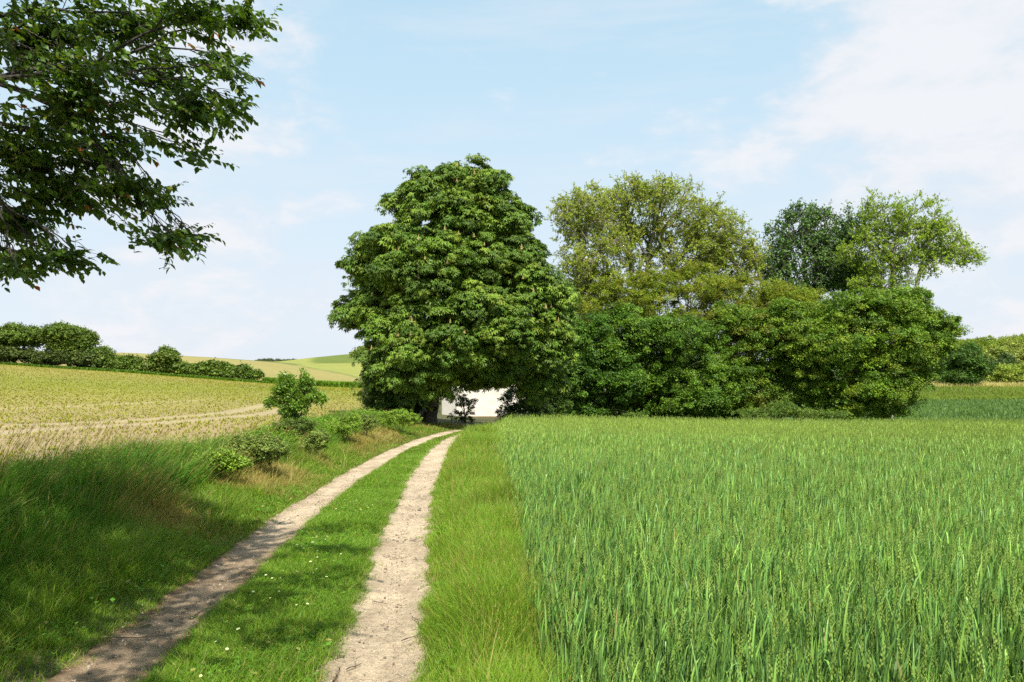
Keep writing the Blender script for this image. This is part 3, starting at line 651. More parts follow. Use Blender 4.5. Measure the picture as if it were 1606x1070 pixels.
# ------------------------------------------------------------------ white house glimpsed below the chestnut
def house():
    r = rng_(9); Y0 = 56.0
    x0, x1 = W(716, 600, Y0)[0], W(850, 600, Y0)[0]; z0 = float(zt(np.array([-1.]), np.array([50.]))[0]) - .2
    z0 = float(zt(np.array([(x0 + x1) / 2]), np.array([Y0]))[0]) - .1; zb = z0 + .05
    t = thing('house', 'whitewashed low house glimpsed through the gap beneath the chestnut', 'house', ((x0 + x1) / 2, Y0, z0))
    wm, tt, o = new_mat('whitewash'); g_ = N(tt, 'ShaderNodeNewGeometry'); nz = N(tt, 'ShaderNodeTexNoise'); nz.inputs['Scale'].default_value = 2.2; nz.inputs['Detail'].default_value = 7
    tt.links.new(g_.outputs['Position'], nz.inputs['Vector']); cr = N(tt, 'ShaderNodeValToRGB'); cr.color_ramp.elements[0].position = .3; cr.color_ramp.elements[0].color = (.66, .59, .5, 1)
    cr.color_ramp.elements[1].position = .6; cr.color_ramp.elements[1].color = (.76, .70, .61, 1); tt.links.new(nz.outputs['Fac'], cr.inputs[0])
    p = N(tt, 'ShaderNodeBsdfPrincipled'); p.inputs['Roughness'].default_value = .9; tt.links.new(cr.outputs[0], p.inputs['Base Color']); tt.links.new(p.outputs[0], o.inputs[0])
    def box(g, a, b, c=(1, 1, 1)):
        a, b = np.array(a), np.array(b); V = np.array([[x, y, z] for x in (a[0], b[0]) for y in (a[1], b[1]) for z in (a[2], b[2])])
        g.add(V, [np.array([[0, 1, 3, 2], [4, 6, 7, 5], [0, 4, 5, 1], [2, 3, 7, 6], [0, 2, 6, 4], [1, 5, 7, 3]])], c)
    D = 6.5; hw = 3.4
    g = Geo(); box(g, (x0, Y0, zb), (x1, Y0 + D, z0 + hw)); 
    xm = (Y0 + D / 2)
    for xx in (x0, x1 - .15):                                   # gable triangles
        g.add([[xx, Y0, z0 + hw + .002], [xx, Y0 + D, z0 + hw + .002], [xx, xm, z0 + hw + 2.4], [xx + .15, Y0, z0 + hw + .002], [xx + .15, Y0 + D, z0 + hw + .002], [xx + .15, xm, z0 + hw + 2.4]],
              [np.array([[0, 1, 2], [3, 5, 4]]), np.array([[0, 3, 4, 1], [1, 4, 5, 2], [2, 5, 3, 0]])], (1, 1, 1))
    g.build('wall', wm, t)
    g = Geo(); box(g, (x0 - .03, Y0 - .05, z0 - .4), (x1 + .03, Y0 - .003, zb + .1), (.33, .2, .12)); g.build('plinth', M_bark, t)
    g = Geo(); e = .15
    for s in (0, 1):
        ya, yb = (Y0 - e, xm) if s == 0 else (xm, Y0 + D + e)
        za, zc = (z0 + hw - .2, z0 + hw + 2.55) if s == 0 else (z0 + hw + 2.55, z0 + hw - .2)
        V = [[x0 - e, ya, za], [x1 + e, ya, za], [x1 + e, yb, zc], [x0 - e, yb, zc], [x0 - e, ya, za + .14], [x1 + e, ya, za + .14], [x1 + e, yb, zc + .14], [x0 - e, yb, zc + .14]]
        g.add(V, [np.array([[0, 3, 2, 1], [4, 5, 6, 7], [0, 1, 5, 4], [2, 3, 7, 6], [1, 2, 6, 5], [3, 0, 4, 7]])], (.07, .06, .055))
    g.build('roof', M_bark, t)
    # lean-to with its face turned away from the sun
    xa = W(690, 600, 56)[0]
    g = Geo(); V = np.array([[xa, 57.6], [x0 - .01, 56.3], [x0 - .01, 60], [xa, 60.6]]); zz = zb + .05
    Vt = [[*v, zz] for v in V] + [[V[0][0], V[0][1], zz + 1.5], [V[1][0], V[1][1], zz + 2.3], [V[2][0], V[2][1], zz + 2.5], [V[3][0], V[3][1], zz + 1.7]]
    g.add(Vt, [np.array([[0, 1, 5, 4], [1, 2, 6, 5], [2, 3, 7, 6], [3, 0, 4, 7], [4, 5, 6, 7]])], (1, 1, 1)); g.build('lean_to', wm, t)
    # white gate post
    px, py = W(679, 600, 40)[0], 40.0; zz = float(zt(np.array([px]), np.array([py]))[0])
    g = Geo(); box(g, (px - .09, py - .09, zz - .3), (px + .09, py + .09, zz + 1.5)); 
    c = [[px - .11, py - .11, zz + 1.502], [px + .11, py - .11, zz + 1.502], [px + .11, py + .11, zz + 1.502], [px - .11, py + .11, zz + 1.502], [px, py, zz + 1.62]]
    g.add(c, [np.array([[0, 1, 4], [1, 2, 4], [2, 3, 4], [3, 0, 4]]), np.array([[3, 2, 1, 0]])], (1, 1, 1))
    o = g.build('gate_post', wm); tag(o, 'weathered white post in the shade left of the house', 'post')
house()

# ------------------------------------------------------------------ far left: hedge on the rise
Y0 = 151.0
HG = [(.07, .125, .026), (.085, .145, .03), (.06, .105, .024)]
def ltree(label, L, seed, n, dY=0, cols=HG, name='hedge_bush', cat='bush', group='bushes of the hedge on the left rise', size=.32, nostem=True, ntar=24, **kw):
    cs, rs = lobes_px(L, Y0 + dY, 1.0); rs = rs * (.74 if nostem else .84); bx = cs[:, 0].mean(); b = np.array([bx, Y0 + dY, float(zt(np.array([bx]), np.array([Y0 + dY]))[0])])
    return dense_tree(name, label, cat, cs, rs, seed, b, n, 1.0, 14, size, cols, group, b[2] - 2.0, False, 6, ntar=ntar, rtip=.06, nostem=nostem, **{**dict(rag=.6, ragx=1.3, flat=.6, gap=.7, inner=1.0), **kw})
TG = 'round topped trees of the hedge on the left rise'
ltree('round topped hedge tree at the left edge of the far hedge', [(18, 530, 34, 16), (40, 528, 30, 14), (10, 540, 24, 14)], 81, 240, name='hedge_tree', cat='tree', group=TG, nostem=False, ntar=40)
ltree('flat topped tree of the far hedge cut by the left picture edge', [(-30, 532, 30, 18), (-60, 530, 30, 20)], 82, 120, name='hedge_tree', cat='tree', group=TG, nostem=False, ntar=40)
ltree('wide umbrella shaped tree ending the tall part of the far hedge', [(108, 530, 44, 17), (92, 526, 26, 13), (135, 532, 20, 14), (105, 545, 34, 14)], 83, 300, name='hedge_tree', cat='tree', group=TG, nostem=False, ntar=40)
ltree('dark bushy undergrowth below the tall trees of the far hedge', [(20, 558, 50, 9), (80, 562, 44, 11), (130, 565, 30, 12)], 84, 200, dY=-2, cols=[(.04, .07, .022), (.055, .085, .028)])
ltree('sloping bush next to the umbrella tree', [(160, 566, 26, 16), (150, 556, 14, 10)], 85, 120)
ltree('low rounded bush third along the far hedge', [(198, 572, 24, 13), (210, 577, 20, 9)], 86, 100)
ltree('bush with a pale young shoot standing out on top', [(262, 568, 24, 20), (250, 578, 20, 12), (262, 552, 9, 6), (285, 580, 18, 12)], 87, 160, cols=HG + [(.11, .16, .05)])
ltree('long rounded bush right of the pale shoot', [(318, 583, 24, 14), (335, 580, 18, 12), (302, 586, 16, 9)], 88, 120)
ltree('small twin topped bush near the low end of the far hedge', [(358, 587, 20, 12), (350, 580, 10, 8)], 89, 90)
ltree('last low bush at the right end of the far hedge', [(388, 591, 26, 10), (382, 582, 10, 8)], 90, 100)
for k, (a, lab) in enumerate((((-240, 516, 60), 'tall hedge tree beyond the left picture edge'),)): pass
# grassy strip along the hedge foot and beyond it
def strip(name, label, pts, w0, h, n, cols, seed, width=.12, lean=.1, kind='stuff', cat='grass', segs=2, mat=None, hv=.3):
    r = rng_(seed); pts = np.array(pts, float); L = np.cumsum(np.append(0, np.linalg.norm(np.diff(pts, axis=0), axis=1)))
    s = r.uniform(0, L[-1], n); x = np.interp(s, L, pts[:, 0]) + 0; y = np.interp(s, L, pts[:, 1]) + r.uniform(-w0, w0, n)
    base = on(x, y, -.02); cols = np.array(cols); c = cols[r.choice(len(cols), n)] * r.uniform(.75, 1.25, (n, 1))
    g = Geo(); hh = h * r.uniform(1 - hv, 1 + hv, n)
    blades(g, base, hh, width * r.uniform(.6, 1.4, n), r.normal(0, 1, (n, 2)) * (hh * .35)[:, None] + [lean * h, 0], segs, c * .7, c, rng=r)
    return tag(g.build(name, mat or M_grass), label, cat, None, kind)
def wx(px, Y): return W(px, 600, Y)[0]
strip('grass', 'dark green grass strip along the foot of the far hedge', [(wx(-60, 147), 147), (wx(420, 147), 147)], 1.2, .45, 9000, [(.07, .14, .02), (.09, .17, .025)], 91, .35)
strip('grass', 'green grass strip between the lower field and the far slope', [(wx(415, 150), 150), (wx(600, 152), 152)], 1.6, 1.0, 6000, [(.10, .19, .025), (.12, .22, .03)], 92, .35)
# far tree line on the horizon and bushes by the mound
def wood(name, label, centres, radii, seed, n, cl_r, size, cols, cat='trees', mat=None, per=14):
    r = rng_(seed); g = Geo(); dense_crown(g, np.array(centres), np.array(radii), r, n, cl_r, per, size, cols, None, False, 6, inner=.1)
    return tag(g.build(name, mat or M_leaf), label, cat, None, 'stuff')
r = rng_(93); cs_, rs_ = [], []
for px in np.arange(405, 530, 4.5):
    Yq = 900 + r.uniform(-20, 20); row = 568.5 if px < 500 else 566; c = W(px, row, Yq); cs_.append(c); rs_.append([r.uniform(3, 5), 4, r.uniform(2, 3.6)])
wood('far_wood', 'thin dark line of distant trees on the left horizon', cs_, rs_, 93, 500, 1.6, .7, [(.07, .095, .06), (.06, .085, .055)])
def farbush(label, L, Y, seed, n, cols, group, size=.5, cl=1.2, name='bush', cat='bush', per=14):
    cs, rs = lobes_px(L, Y, 1.0); bx = cs[:, 0].mean(); b = np.array([bx, Y, float(zt(np.array([bx]), np.array([Y]))[0])])
    return dense_tree(name, label, cat, cs, rs, seed, b, n, cl, per, size, cols, group, None, False, 6, ntar=16, rtip=.08, nostem=(cat == 'bush'))
farbush('pale green round bush on the grassy mound left of the chestnut', [(566, 553, 11, 8), (556, 557, 6, 4)], 500, 94, 90, [(.13, .18, .05)], None, .7, 1.8)

# ------------------------------------------------------------------ far right: lone bush, pale scrub and wooded hill
farbush('lone dark green bushy tree standing at the far meadow edge', [(1510, 572, 30, 24), (1505, 592, 34, 16), (1520, 560, 18, 14), (1495, 565, 16, 16)], 128, 101, 330, [(.045, .105, .022), (.06, .125, .026), (.036, .085, .018)], None, .24, .8, 'bushy_tree', 'tree', 18)
sg = 'pale green scrub bushes below the wooded hill'
farbush('rounded light green willow scrub at the right picture edge', [(1595, 590, 26, 16), (1570, 596, 18, 10), (1620, 588, 20, 18)], 133, 102, 240, [(.16, .235, .05), (.18, .26, .06)], sg, .22, .8)
farbush('greyish green scrub bush right behind the lone tree', [(1555, 566, 26, 18), (1538, 578, 18, 14)], 165, 103, 200, [(.16, .22, .07), (.14, .20, .055)], sg, .3, .9)
farbush('dark juniper like scrub bush between two pale bushes', [(1567, 577, 22, 10), (1580, 570, 12, 8)], 155, 104, 140, [(.045, .085, .03)], sg, .26, .8)
farbush('pale feathery scrub crown above the dark scrub', [(1590, 558, 24, 18), (1612, 560, 22, 22)], 175, 105, 200, [(.18, .235, .07), (.16, .22, .06)], sg, .3, 1.0)
farbush('dull green scrub showing between the hedge end and the lone tree', [(1468, 578, 16, 20), (1478, 590, 14, 14), (1455, 590, 16, 14)], 145, 106, 160, [(.08, .13, .035), (.065, .11, .03)], sg, .26, .8)
r = rng_(107); cs_, rs_ = [], []
for k in range(330):
    px = r.uniform(1380, 1850); Yq = 190 + 330 * r.uniform(0, 1) ** 1.1; x = wx(px, Yq); z = float(zt(np.array([x]), np.array([Yq]))[0])
    h = r.uniform(6, 9); cs_.append([x, Yq, z + h * .5]); rs_.append([r.uniform(5, 8), r.uniform(5, 8), h * .55])
cs_ = np.array(cs_)
wood('hillside_wood', 'unbroken wood of yellowish green trees covering the far right hill', cs_, rs_, 107, 6500, 1.5, .62, [(.155, .20, .038), (.13, .18, .035), (.18, .21, .045), (.11, .155, .032), (.19, .20, .05)], 'wood', M_soft, 9)

# ------------------------------------------------------------------ right far strips
def area_pts(r, n, Ya, Yb, xa, xb):
    """n points spread evenly over the ground between Ya..Yb and functions/values xa,xb of Y"""
    Ys = r.uniform(Ya, Yb, n * 2); f = lambda v: v(Ys) if callable(v) else np.full(len(Ys), float(v))
    a, b = f(xa), f(xb); wmax = (b - a).max(); keep = r.uniform(0, wmax, len(Ys)) < (b - a)
    Ys, a, b = Ys[keep][:n], a[keep][:n], b[keep][:n]
    return a + (b - a) * r.uniform(0, 1, len(Ys)), Ys
def carpet(name, label, n, Ya, Yb, xa, xb, h, wd, cols, seed, cat='grass', segs=2, lean=(.0, .0), lv=.35, mat=None, base=.6):
    r = rng_(seed); x, y = area_pts(r, n, Ya, Yb, xa, xb); b = on(x, y, -.02); n = len(x); cols = np.array(cols)
    c = cols[r.choice(len(cols), n)] * r.uniform(.8, 1.2, (n, 1)) * (.75 + .5 * fbm(x, y, .15, seed))[:, None]
    g = Geo(); hh = h * r.uniform(.7, 1.25, n)
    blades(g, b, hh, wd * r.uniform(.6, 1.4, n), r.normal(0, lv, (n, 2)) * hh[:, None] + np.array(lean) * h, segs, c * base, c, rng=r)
    return tag(g.build(name, mat or M_grass), label, cat, None, 'stuff')
wxf = lambda px: (lambda Y: (px - CX) / FPX * Y)
carpet('wheat', 'second darker wheat field beyond the hedge end', 60000, 46, 97, wxf(1330), wxf(1760), .62, .09, [(.055, .12, .034), (.068, .14, .038)], 111, 'wheat', 2, (0, 0), .2, M_wheat)
carpet('grass', 'rough green meadow strip behind the second wheat field', 26000, 97, 124, wxf(1380), wxf(1760), .8, .14, [(.12, .19, .035), (.15, .21, .045), (.17, .19, .06)], 112, 'grass')
carpet('dry_grass', 'pale dry grass at the foot of the scrub on the right', 16000, 124, 140, wxf(1400), wxf(1760), 1.1, .14, [(.40, .36, .25), (.35, .31, .2)], 113, 'grass', base=.9)

# ------------------------------------------------------------------ wheat
WC = np.array([(.062, .14, .040), (.075, .165, .044), (.052, .125, .042), (.09, .18, .045)])
def spike_template():
    V, F, k = [], [], 0
    for i in range(9):
        z = i / 9; s = 1 if i % 2 else -1; wv = .085 * (1 - .45 * abs(z - .35))
        for q in (0, 1):
            a = s * (1 if q == 0 else .2); b = (.2 if q == 0 else 1.) * (1 if i % 3 else -1)
            V += [[0, 0, z], [a * wv * 1.0, b * wv, z + .05], [a * wv * .9, b * wv * .8, z + .14], [0, 0, z + .1]]; F += [[k, k + 1, k + 2], [k, k + 2, k + 3]]; k += 4
    return np.array(V), np.array(F)
SPIKE = spike_template()
SPIKE_LO = (np.array([[-.06, 0, 0], [.06, 0, 0], [.075, 0, .5], [-.075, 0, .5], [0, 0, 1], [0, -.06, 0], [0, .06, 0], [0, .075, .5], [0, -.075, .5]]), tri([0, 1, 2], [0, 2, 3], [3, 2, 4], [5, 6, 7], [5, 7, 8], [8, 7, 4]))
def wheat():
    g = Geo(); r = rng_(200)
    xr = lambda Y: .74 * Y + 2.2
    for (Ya, Yb, dens, lod) in ((.9, 7.5, 640, 0), (7.5, 12, 470, 1), (12, 20, 270, 2), (20, 30, 150, 3), (30, 40.2, 110, 3)):
        wa = float(((xr(np.array([Ya, Yb])) - f_(WE, np.array([Ya, Yb]))).mean()) * (Yb - Ya)); n = int(wa * dens)
        x, y = area_pts(r, n, Ya, Yb, lambda Y: f_(WE, Y), xr); n = len(x)
        x = x + .05 * (vnoise(x, y, 3, 4) - .5); kp = (x - f_(WE, y)) > .22 * fbm(x * 0, y, 1.6, 14) * r.uniform(0, 1.6, n) - .02; x, y = x[kp], y[kp]; n = len(x)
        # drill rows
        rowp = .125; ph = (x + .02 * y) / rowp; x = x - (ph - np.round(ph)) * rowp * .55
        e = ss((x - f_(WE, y)) / .75)
        base = on(x, y); gh = (.60 + .12 * vnoise(x, y, .5, 7) + r.normal(0, .045, n)) * (.55 + .45 * e)
        yv = ss((y - 9) / 24)[:, None]
        vari = (.82 + .36 * fbm(x, y, .35, 12))[:, None]
        cb_ = WC[r.choice(4, n)] * r.uniform(.85, 1.15, (n, 1)) * vari
        cb_ = cb_ * (1 - .6 * yv) + np.array([.165, .25, .05]) * .6 * yv
        wk = {0: 1, 1: 1.15, 2: 1.5, 3: 2.4}[lod]
        ln = r.normal(0, .05, (n, 2))
        blades(g, base, gh, .0055 * wk, ln, 2 if lod < 2 else 1, cb_ * .6, cb_ * 1.1, rng=r)  # stem colour darkened towards the foot, standing in for shade among the stems
        nl = {0: 5, 1: 4, 2: 3, 3: 2}[lod]
        for k in range(nl):
            t = (.22 + .62 * k / max(nl - 1, 1)) if nl > 2 else (.45 + .3 * k)
            t = t * r.uniform(.9, 1.08, n); st = base.copy(); st[:, :2] += ln * (t ** 2)[:, None]; st[:, 2] += gh * t
            a = r.uniform(0, 2 * np.pi, n); L = r.uniform(.11, .23, n); tilt = r.uniform(.08, .42, n)
            lean = np.stack([np.cos(a), np.sin(a)], 1) * (L * tilt)[:, None] + [.015, 0]
            dr = np.where(r.uniform(size=n) < .22, r.uniform(.5, .95, n), r.uniform(0, .2, n))
            cc = cb_ * r.uniform(.55, 1.4, (n, 1)) * (.55 + .72 * k / max(nl - 1, 1)); yl = r.uniform(size=n) < .012; cc[yl] = (.17, .19, .09)  # shade inside the crop put into the colour: lower leaves darkened, top ones brightened
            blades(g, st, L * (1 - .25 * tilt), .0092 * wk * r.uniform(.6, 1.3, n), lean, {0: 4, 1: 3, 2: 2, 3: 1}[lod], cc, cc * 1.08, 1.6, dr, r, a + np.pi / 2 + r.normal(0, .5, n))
        m = r.uniform(size=n) < .28; q = base[m].copy(); q[:, :2] += ln[m]; q[:, 2] += gh[m] - .01; k = m.sum()
        d = unit(np.stack([r.normal(.04, .13, k), r.normal(0, .13, k), np.ones(k)], 1)); X, Yv, _ = axes(np.tile([0, 1., 0], (k, 1)) + r.normal(0, .9, (k, 3)), d)
        hc = np.tile([.125, .20, .055], (k, 1)) * r.uniform(.8, 1.2, (k, 1))
        tp = SPIKE if lod < 2 else SPIKE_LO
        Zd = d; Xd = unit(np.cross(Zd, sphere(k, r))); Yd = np.cross(Zd, Xd)
        stamp(g, *tp, q, Xd, Yd, Zd, r.uniform(.065, .09, k) * (1 if lod < 3 else 1.25), hc)
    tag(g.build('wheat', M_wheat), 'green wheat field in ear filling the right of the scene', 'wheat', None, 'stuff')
wheat()

# ------------------------------------------------------------------ grasses by the track
GC = np.array([(.105, .20, .026), (.125, .225, .028), (.085, .175, .026), (.15, .24, .033)])
DRY = np.array([(.30, .24, .13), (.34, .27, .15), (.22, .18, .08)])
def turf(name, label, zones, cols, seed, hfun, wd, lv=.45, lean=(0, 0), dryf=None, segs=3, base=.7, mat=None, keep=None):
    g = Geo(); r = rng_(seed)
    for (Ya, Yb, n, xa, xb, ws) in zones:
        x, y = area_pts(r, n, Ya, Yb, xa, xb)
        if keep is not None: kk = keep(x, y, r); x, y = x[kk], y[kk]
        n = len(x); b = on(x, y, -.012); c = cols[r.choice(len(cols), n)] * r.uniform(.78, 1.22, (n, 1)) * (.78 + .44 * fbm(x, y, .8, seed))[:, None]
        if dryf is not None:
            p = dryf(x, y); m = r.uniform(size=n) < p; c[m] = DRY[r.choice(3, m.sum())] * r.uniform(.75, 1.2, (m.sum(), 1))
        hh = hfun(x, y) * r.uniform(.55, 1.3, n)
        tl = fbm(x, y, 1.3, seed + 2) - .5; tl2 = fbm(x, y, 1.3, seed + 6) - .5
        lf = np.stack([tl * .7, tl2 * .7], 1)
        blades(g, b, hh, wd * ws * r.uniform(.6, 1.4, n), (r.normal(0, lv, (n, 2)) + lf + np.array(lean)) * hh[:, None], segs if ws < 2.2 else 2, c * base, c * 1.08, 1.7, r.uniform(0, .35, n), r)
    return tag(g.build(name, mat or M_grass), label, 'grass', None, 'stuff')
lr = lambda o: (lambda Y: f_(LR, Y) + o); rr = lambda o: (lambda Y: f_(RR, Y) + o); we = lambda o: (lambda Y: f_(WE, Y) + o)
edgek = lambda T, s, w: (lambda x, y, r: r.uniform(size=len(x)) < 1)
def fade(x, y, r):
    d = np.minimum(np.abs(x - f_(RR, y)), np.abs(x - f_(LR, y))); lim = .30 + .09 * (fbm(x, y, 3.0, 77) - .5) * 2
    return r.uniform(size=len(x)) < ss((d - lim + .07) / .10)
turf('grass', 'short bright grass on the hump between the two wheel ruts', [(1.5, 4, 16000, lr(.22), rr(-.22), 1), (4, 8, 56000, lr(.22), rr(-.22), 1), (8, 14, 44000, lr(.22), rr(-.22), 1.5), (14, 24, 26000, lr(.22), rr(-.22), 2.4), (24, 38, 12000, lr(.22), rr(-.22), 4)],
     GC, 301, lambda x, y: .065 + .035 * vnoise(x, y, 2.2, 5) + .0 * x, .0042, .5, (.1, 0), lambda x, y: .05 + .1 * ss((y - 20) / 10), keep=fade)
RV = np.array([(.135, .23, .03), (.155, .25, .033), (.115, .215, .03), (.185, .25, .045), (.10, .20, .03)])
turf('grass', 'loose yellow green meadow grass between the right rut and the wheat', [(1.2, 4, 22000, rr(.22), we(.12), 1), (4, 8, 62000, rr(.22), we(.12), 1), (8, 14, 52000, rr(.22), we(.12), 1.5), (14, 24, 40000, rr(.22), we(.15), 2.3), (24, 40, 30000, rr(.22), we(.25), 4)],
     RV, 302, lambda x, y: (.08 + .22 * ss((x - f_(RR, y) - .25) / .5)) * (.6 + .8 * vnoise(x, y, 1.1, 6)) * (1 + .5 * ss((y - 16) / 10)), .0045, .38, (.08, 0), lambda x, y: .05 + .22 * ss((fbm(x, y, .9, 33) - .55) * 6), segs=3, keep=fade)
def dryL(x, y):
    k = np.exp(-((x - f_(LR, y) + 1.2) / .7) ** 2) * ss((y - 6.5) / 3); return .08 + .9 * k * ss((fbm(x, y, .55, 44) - .36) * 5)
LBC = np.array([(.105, .19, .028), (.13, .225, .03), (.085, .165, .026), (.155, .235, .034)])
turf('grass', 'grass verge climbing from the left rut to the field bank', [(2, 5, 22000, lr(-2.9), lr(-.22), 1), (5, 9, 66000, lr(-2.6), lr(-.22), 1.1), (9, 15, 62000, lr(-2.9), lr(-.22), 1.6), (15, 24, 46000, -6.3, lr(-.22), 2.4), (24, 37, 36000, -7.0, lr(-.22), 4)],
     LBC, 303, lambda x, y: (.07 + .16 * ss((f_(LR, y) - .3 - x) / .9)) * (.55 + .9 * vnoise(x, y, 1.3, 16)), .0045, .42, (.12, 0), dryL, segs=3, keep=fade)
TG_ = np.array([(.07, .165, .034), (.085, .19, .036), (.06, .145, .034), (.11, .21, .042)])
def tussocks(name, label, zones, cols, seed, hfun, wd, wind, per, out_=.45, segs=5):
    g = Geo(); r = rng_(seed)
    for (Ya, Yb, n, xa, xb, ws) in zones:
        x0, y0 = area_pts(r, n, Ya, Yb, xa, xb); n = len(x0); sz = r.uniform(.6, 1.3, n); k = np.repeat(np.arange(n), per)
        a = r.uniform(0, 6.28, len(k)); rad = np.abs(r.normal(0, .07, len(k))) * sz[k] * ws ** .5
        x, y = x0[k] + np.cos(a) * rad, y0[k] + np.sin(a) * rad; m = len(x)
        hh = hfun(x, y) * sz[k] * r.uniform(.5, 1.2, m); ol = r.uniform(.1, 1, m) * out_
        lean = np.stack([np.cos(a) * ol + wind[0] * r.uniform(.5, 1.4, m), np.sin(a) * ol + wind[1]], 1) * hh[:, None]
        c = cols[r.choice(len(cols), n)][k] * r.uniform(.75, 1.25, (m, 1)) * (.8 + .4 * fbm(x, y, .7, seed))[:, None]; d = r.uniform(size=m) < .05; c[d] = DRY[0]; dd = dryL(x, y) * .8 > r.uniform(size=m); c[dd] = DRY[1] * .9
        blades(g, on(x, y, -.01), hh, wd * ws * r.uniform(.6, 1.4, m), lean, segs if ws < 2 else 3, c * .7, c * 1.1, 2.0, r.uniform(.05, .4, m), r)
    return tag(g.build(name, M_grass), label, 'grass', None, 'stuff')
tussocks('tall_grass', 'dense tall dark grass bending along the crest of the left bank', [(2.5, 6, 330, -6.3, -3.7, 1), (6, 10, 620, -6.4, -3.95, 1.1), (10, 14, 380, -6.4, -4.6, 1.5), (14, 22, 330, -6.4, -4.9, 2.1), (22, 37, 420, -7.0, -5.3, 3.6)],
     TG_, 304, lambda x, y: (.53 - .12 * ss((y - 8) / 5) - .08 * ss((y - 20) / 8)) * (.75 + .5 * vnoise(x, y, .9, 26)) * (.6 + .4 * ss((-x - 3.9) / .8)), .0085, (.36, -.04), 70)
tussocks('coarse_grass', 'coarse tussocks dotted over the sloping left verge', [(2.5, 6, 110, lr(-2.3), lr(-.75), 1), (6, 10, 190, lr(-1.9), lr(-.7), 1.1), (10, 16, 170, lr(-2.2), lr(-.8), 1.5), (16, 26, 150, lr(-2.6), lr(-.8), 2.3)],
     LBC, 314, lambda x, y: .24 + .08 * vnoise(x, y, 1.3, 26), .0065, (.2, -.05), 46, .7, 4)
tussocks('coarse_grass', 'coarse yellowish tussocks in the meadow grass beside the wheat', [(2.0, 6, 70, rr(.5), we(-.05), 1), (6, 10, 90, rr(.5), we(-.05), 1.1), (10, 16, 90, rr(.55), we(0), 1.5), (16, 30, 130, rr(.6), we(.1), 2.6)],
     RV, 315, lambda x, y: .30 + .1 * vnoise(x, y, 1.3, 36), .0055, (.1, 0), 40, .45, 4)
# flowering stalks standing above the tall grass
def stalks():
    g = Geo(); r = rng_(305)
    for (Ya, Yb, n) in ((3.5, 8, 620), (8, 12, 480), (12, 20, 260), (20, 36, 220)):
        x, y = area_pts(r, n, Ya, Yb, -6.4, -5.0); n = len(x); b = on(x, y); h = r.uniform(.6, .98, n) * (1 - .35 * ss((y - 9) / 6)); ws = 1 + ss((y - 10) / 10) * 1.5
        lean = r.normal(0, .1, (n, 2)) + [.34, 0]; lean = lean * h[:, None]
        c = np.tile([.22, .20, .09], (n, 1)) * r.uniform(.8, 1.2, (n, 1)); blades(g, b, h, .0035 * ws, lean, 4, c * .8, c, 2.0, .06, r)
        for k in range(7):                                  # feathery heads leaning downwind
            t = .84 + .16 * k / 6; p = b.copy(); p[:, :2] += lean * t ** 2; p[:, 2] += h * (t - .06 * t ** 3)
            c2 = np.tile([.20, .125, .085], (n, 1)) * r.uniform(.7, 1.3, (n, 1))
            blades(g, p, .035 * r.uniform(.6, 1.2, n), .0065 * ws, lean * .07 + r.normal(0, .009, (n, 2)), 1, c2, c2, 1, None, r)
    tag(g.build('grass_stalks', M_grass), 'brownish flowering grass stalks leaning right above the left bank', 'grass', None, 'stuff')
stalks()
def bents():
    g = Geo(); r = rng_(309)
    for (Ya, Yb, n, ws) in ((2.5, 7, 260, 1), (7, 14, 300, 1.4), (14, 38, 420, 2.6)):
        x, y = area_pts(r, n, Ya, Yb, rr(.45), we(.1)); n = len(x); b = on(x, y); h = r.uniform(.32, .58, n); lean = (r.normal(0, .18, (n, 2)) + [.08, 0]) * h[:, None]
        c = np.tile([.21, .24, .07], (n, 1)) * r.uniform(.8, 1.2, (n, 1)); blades(g, b, h, .003 * ws, lean, 3, c * .8, c, 1.8, .03, r)
        for k in range(5):
            t = .86 + .14 * k / 4; p = b.copy(); p[:, :2] += lean * t ** 1.8; p[:, 2] += h * (t - .03 * t ** 3); c2 = np.tile([.26, .22, .10], (n, 1)) * r.uniform(.7, 1.3, (n, 1))
            blades(g, p, .022 * r.uniform(.6, 1.2, n), .005 * ws, lean * .06 + r.normal(0, .006, (n, 2)), 1, c2, c2, 1, None, r)
    tag(g.build('grass_stalks', M_grass), 'thin straw coloured flowering stalks in the verge beside the wheat', 'grass', None, 'stuff')
bents()

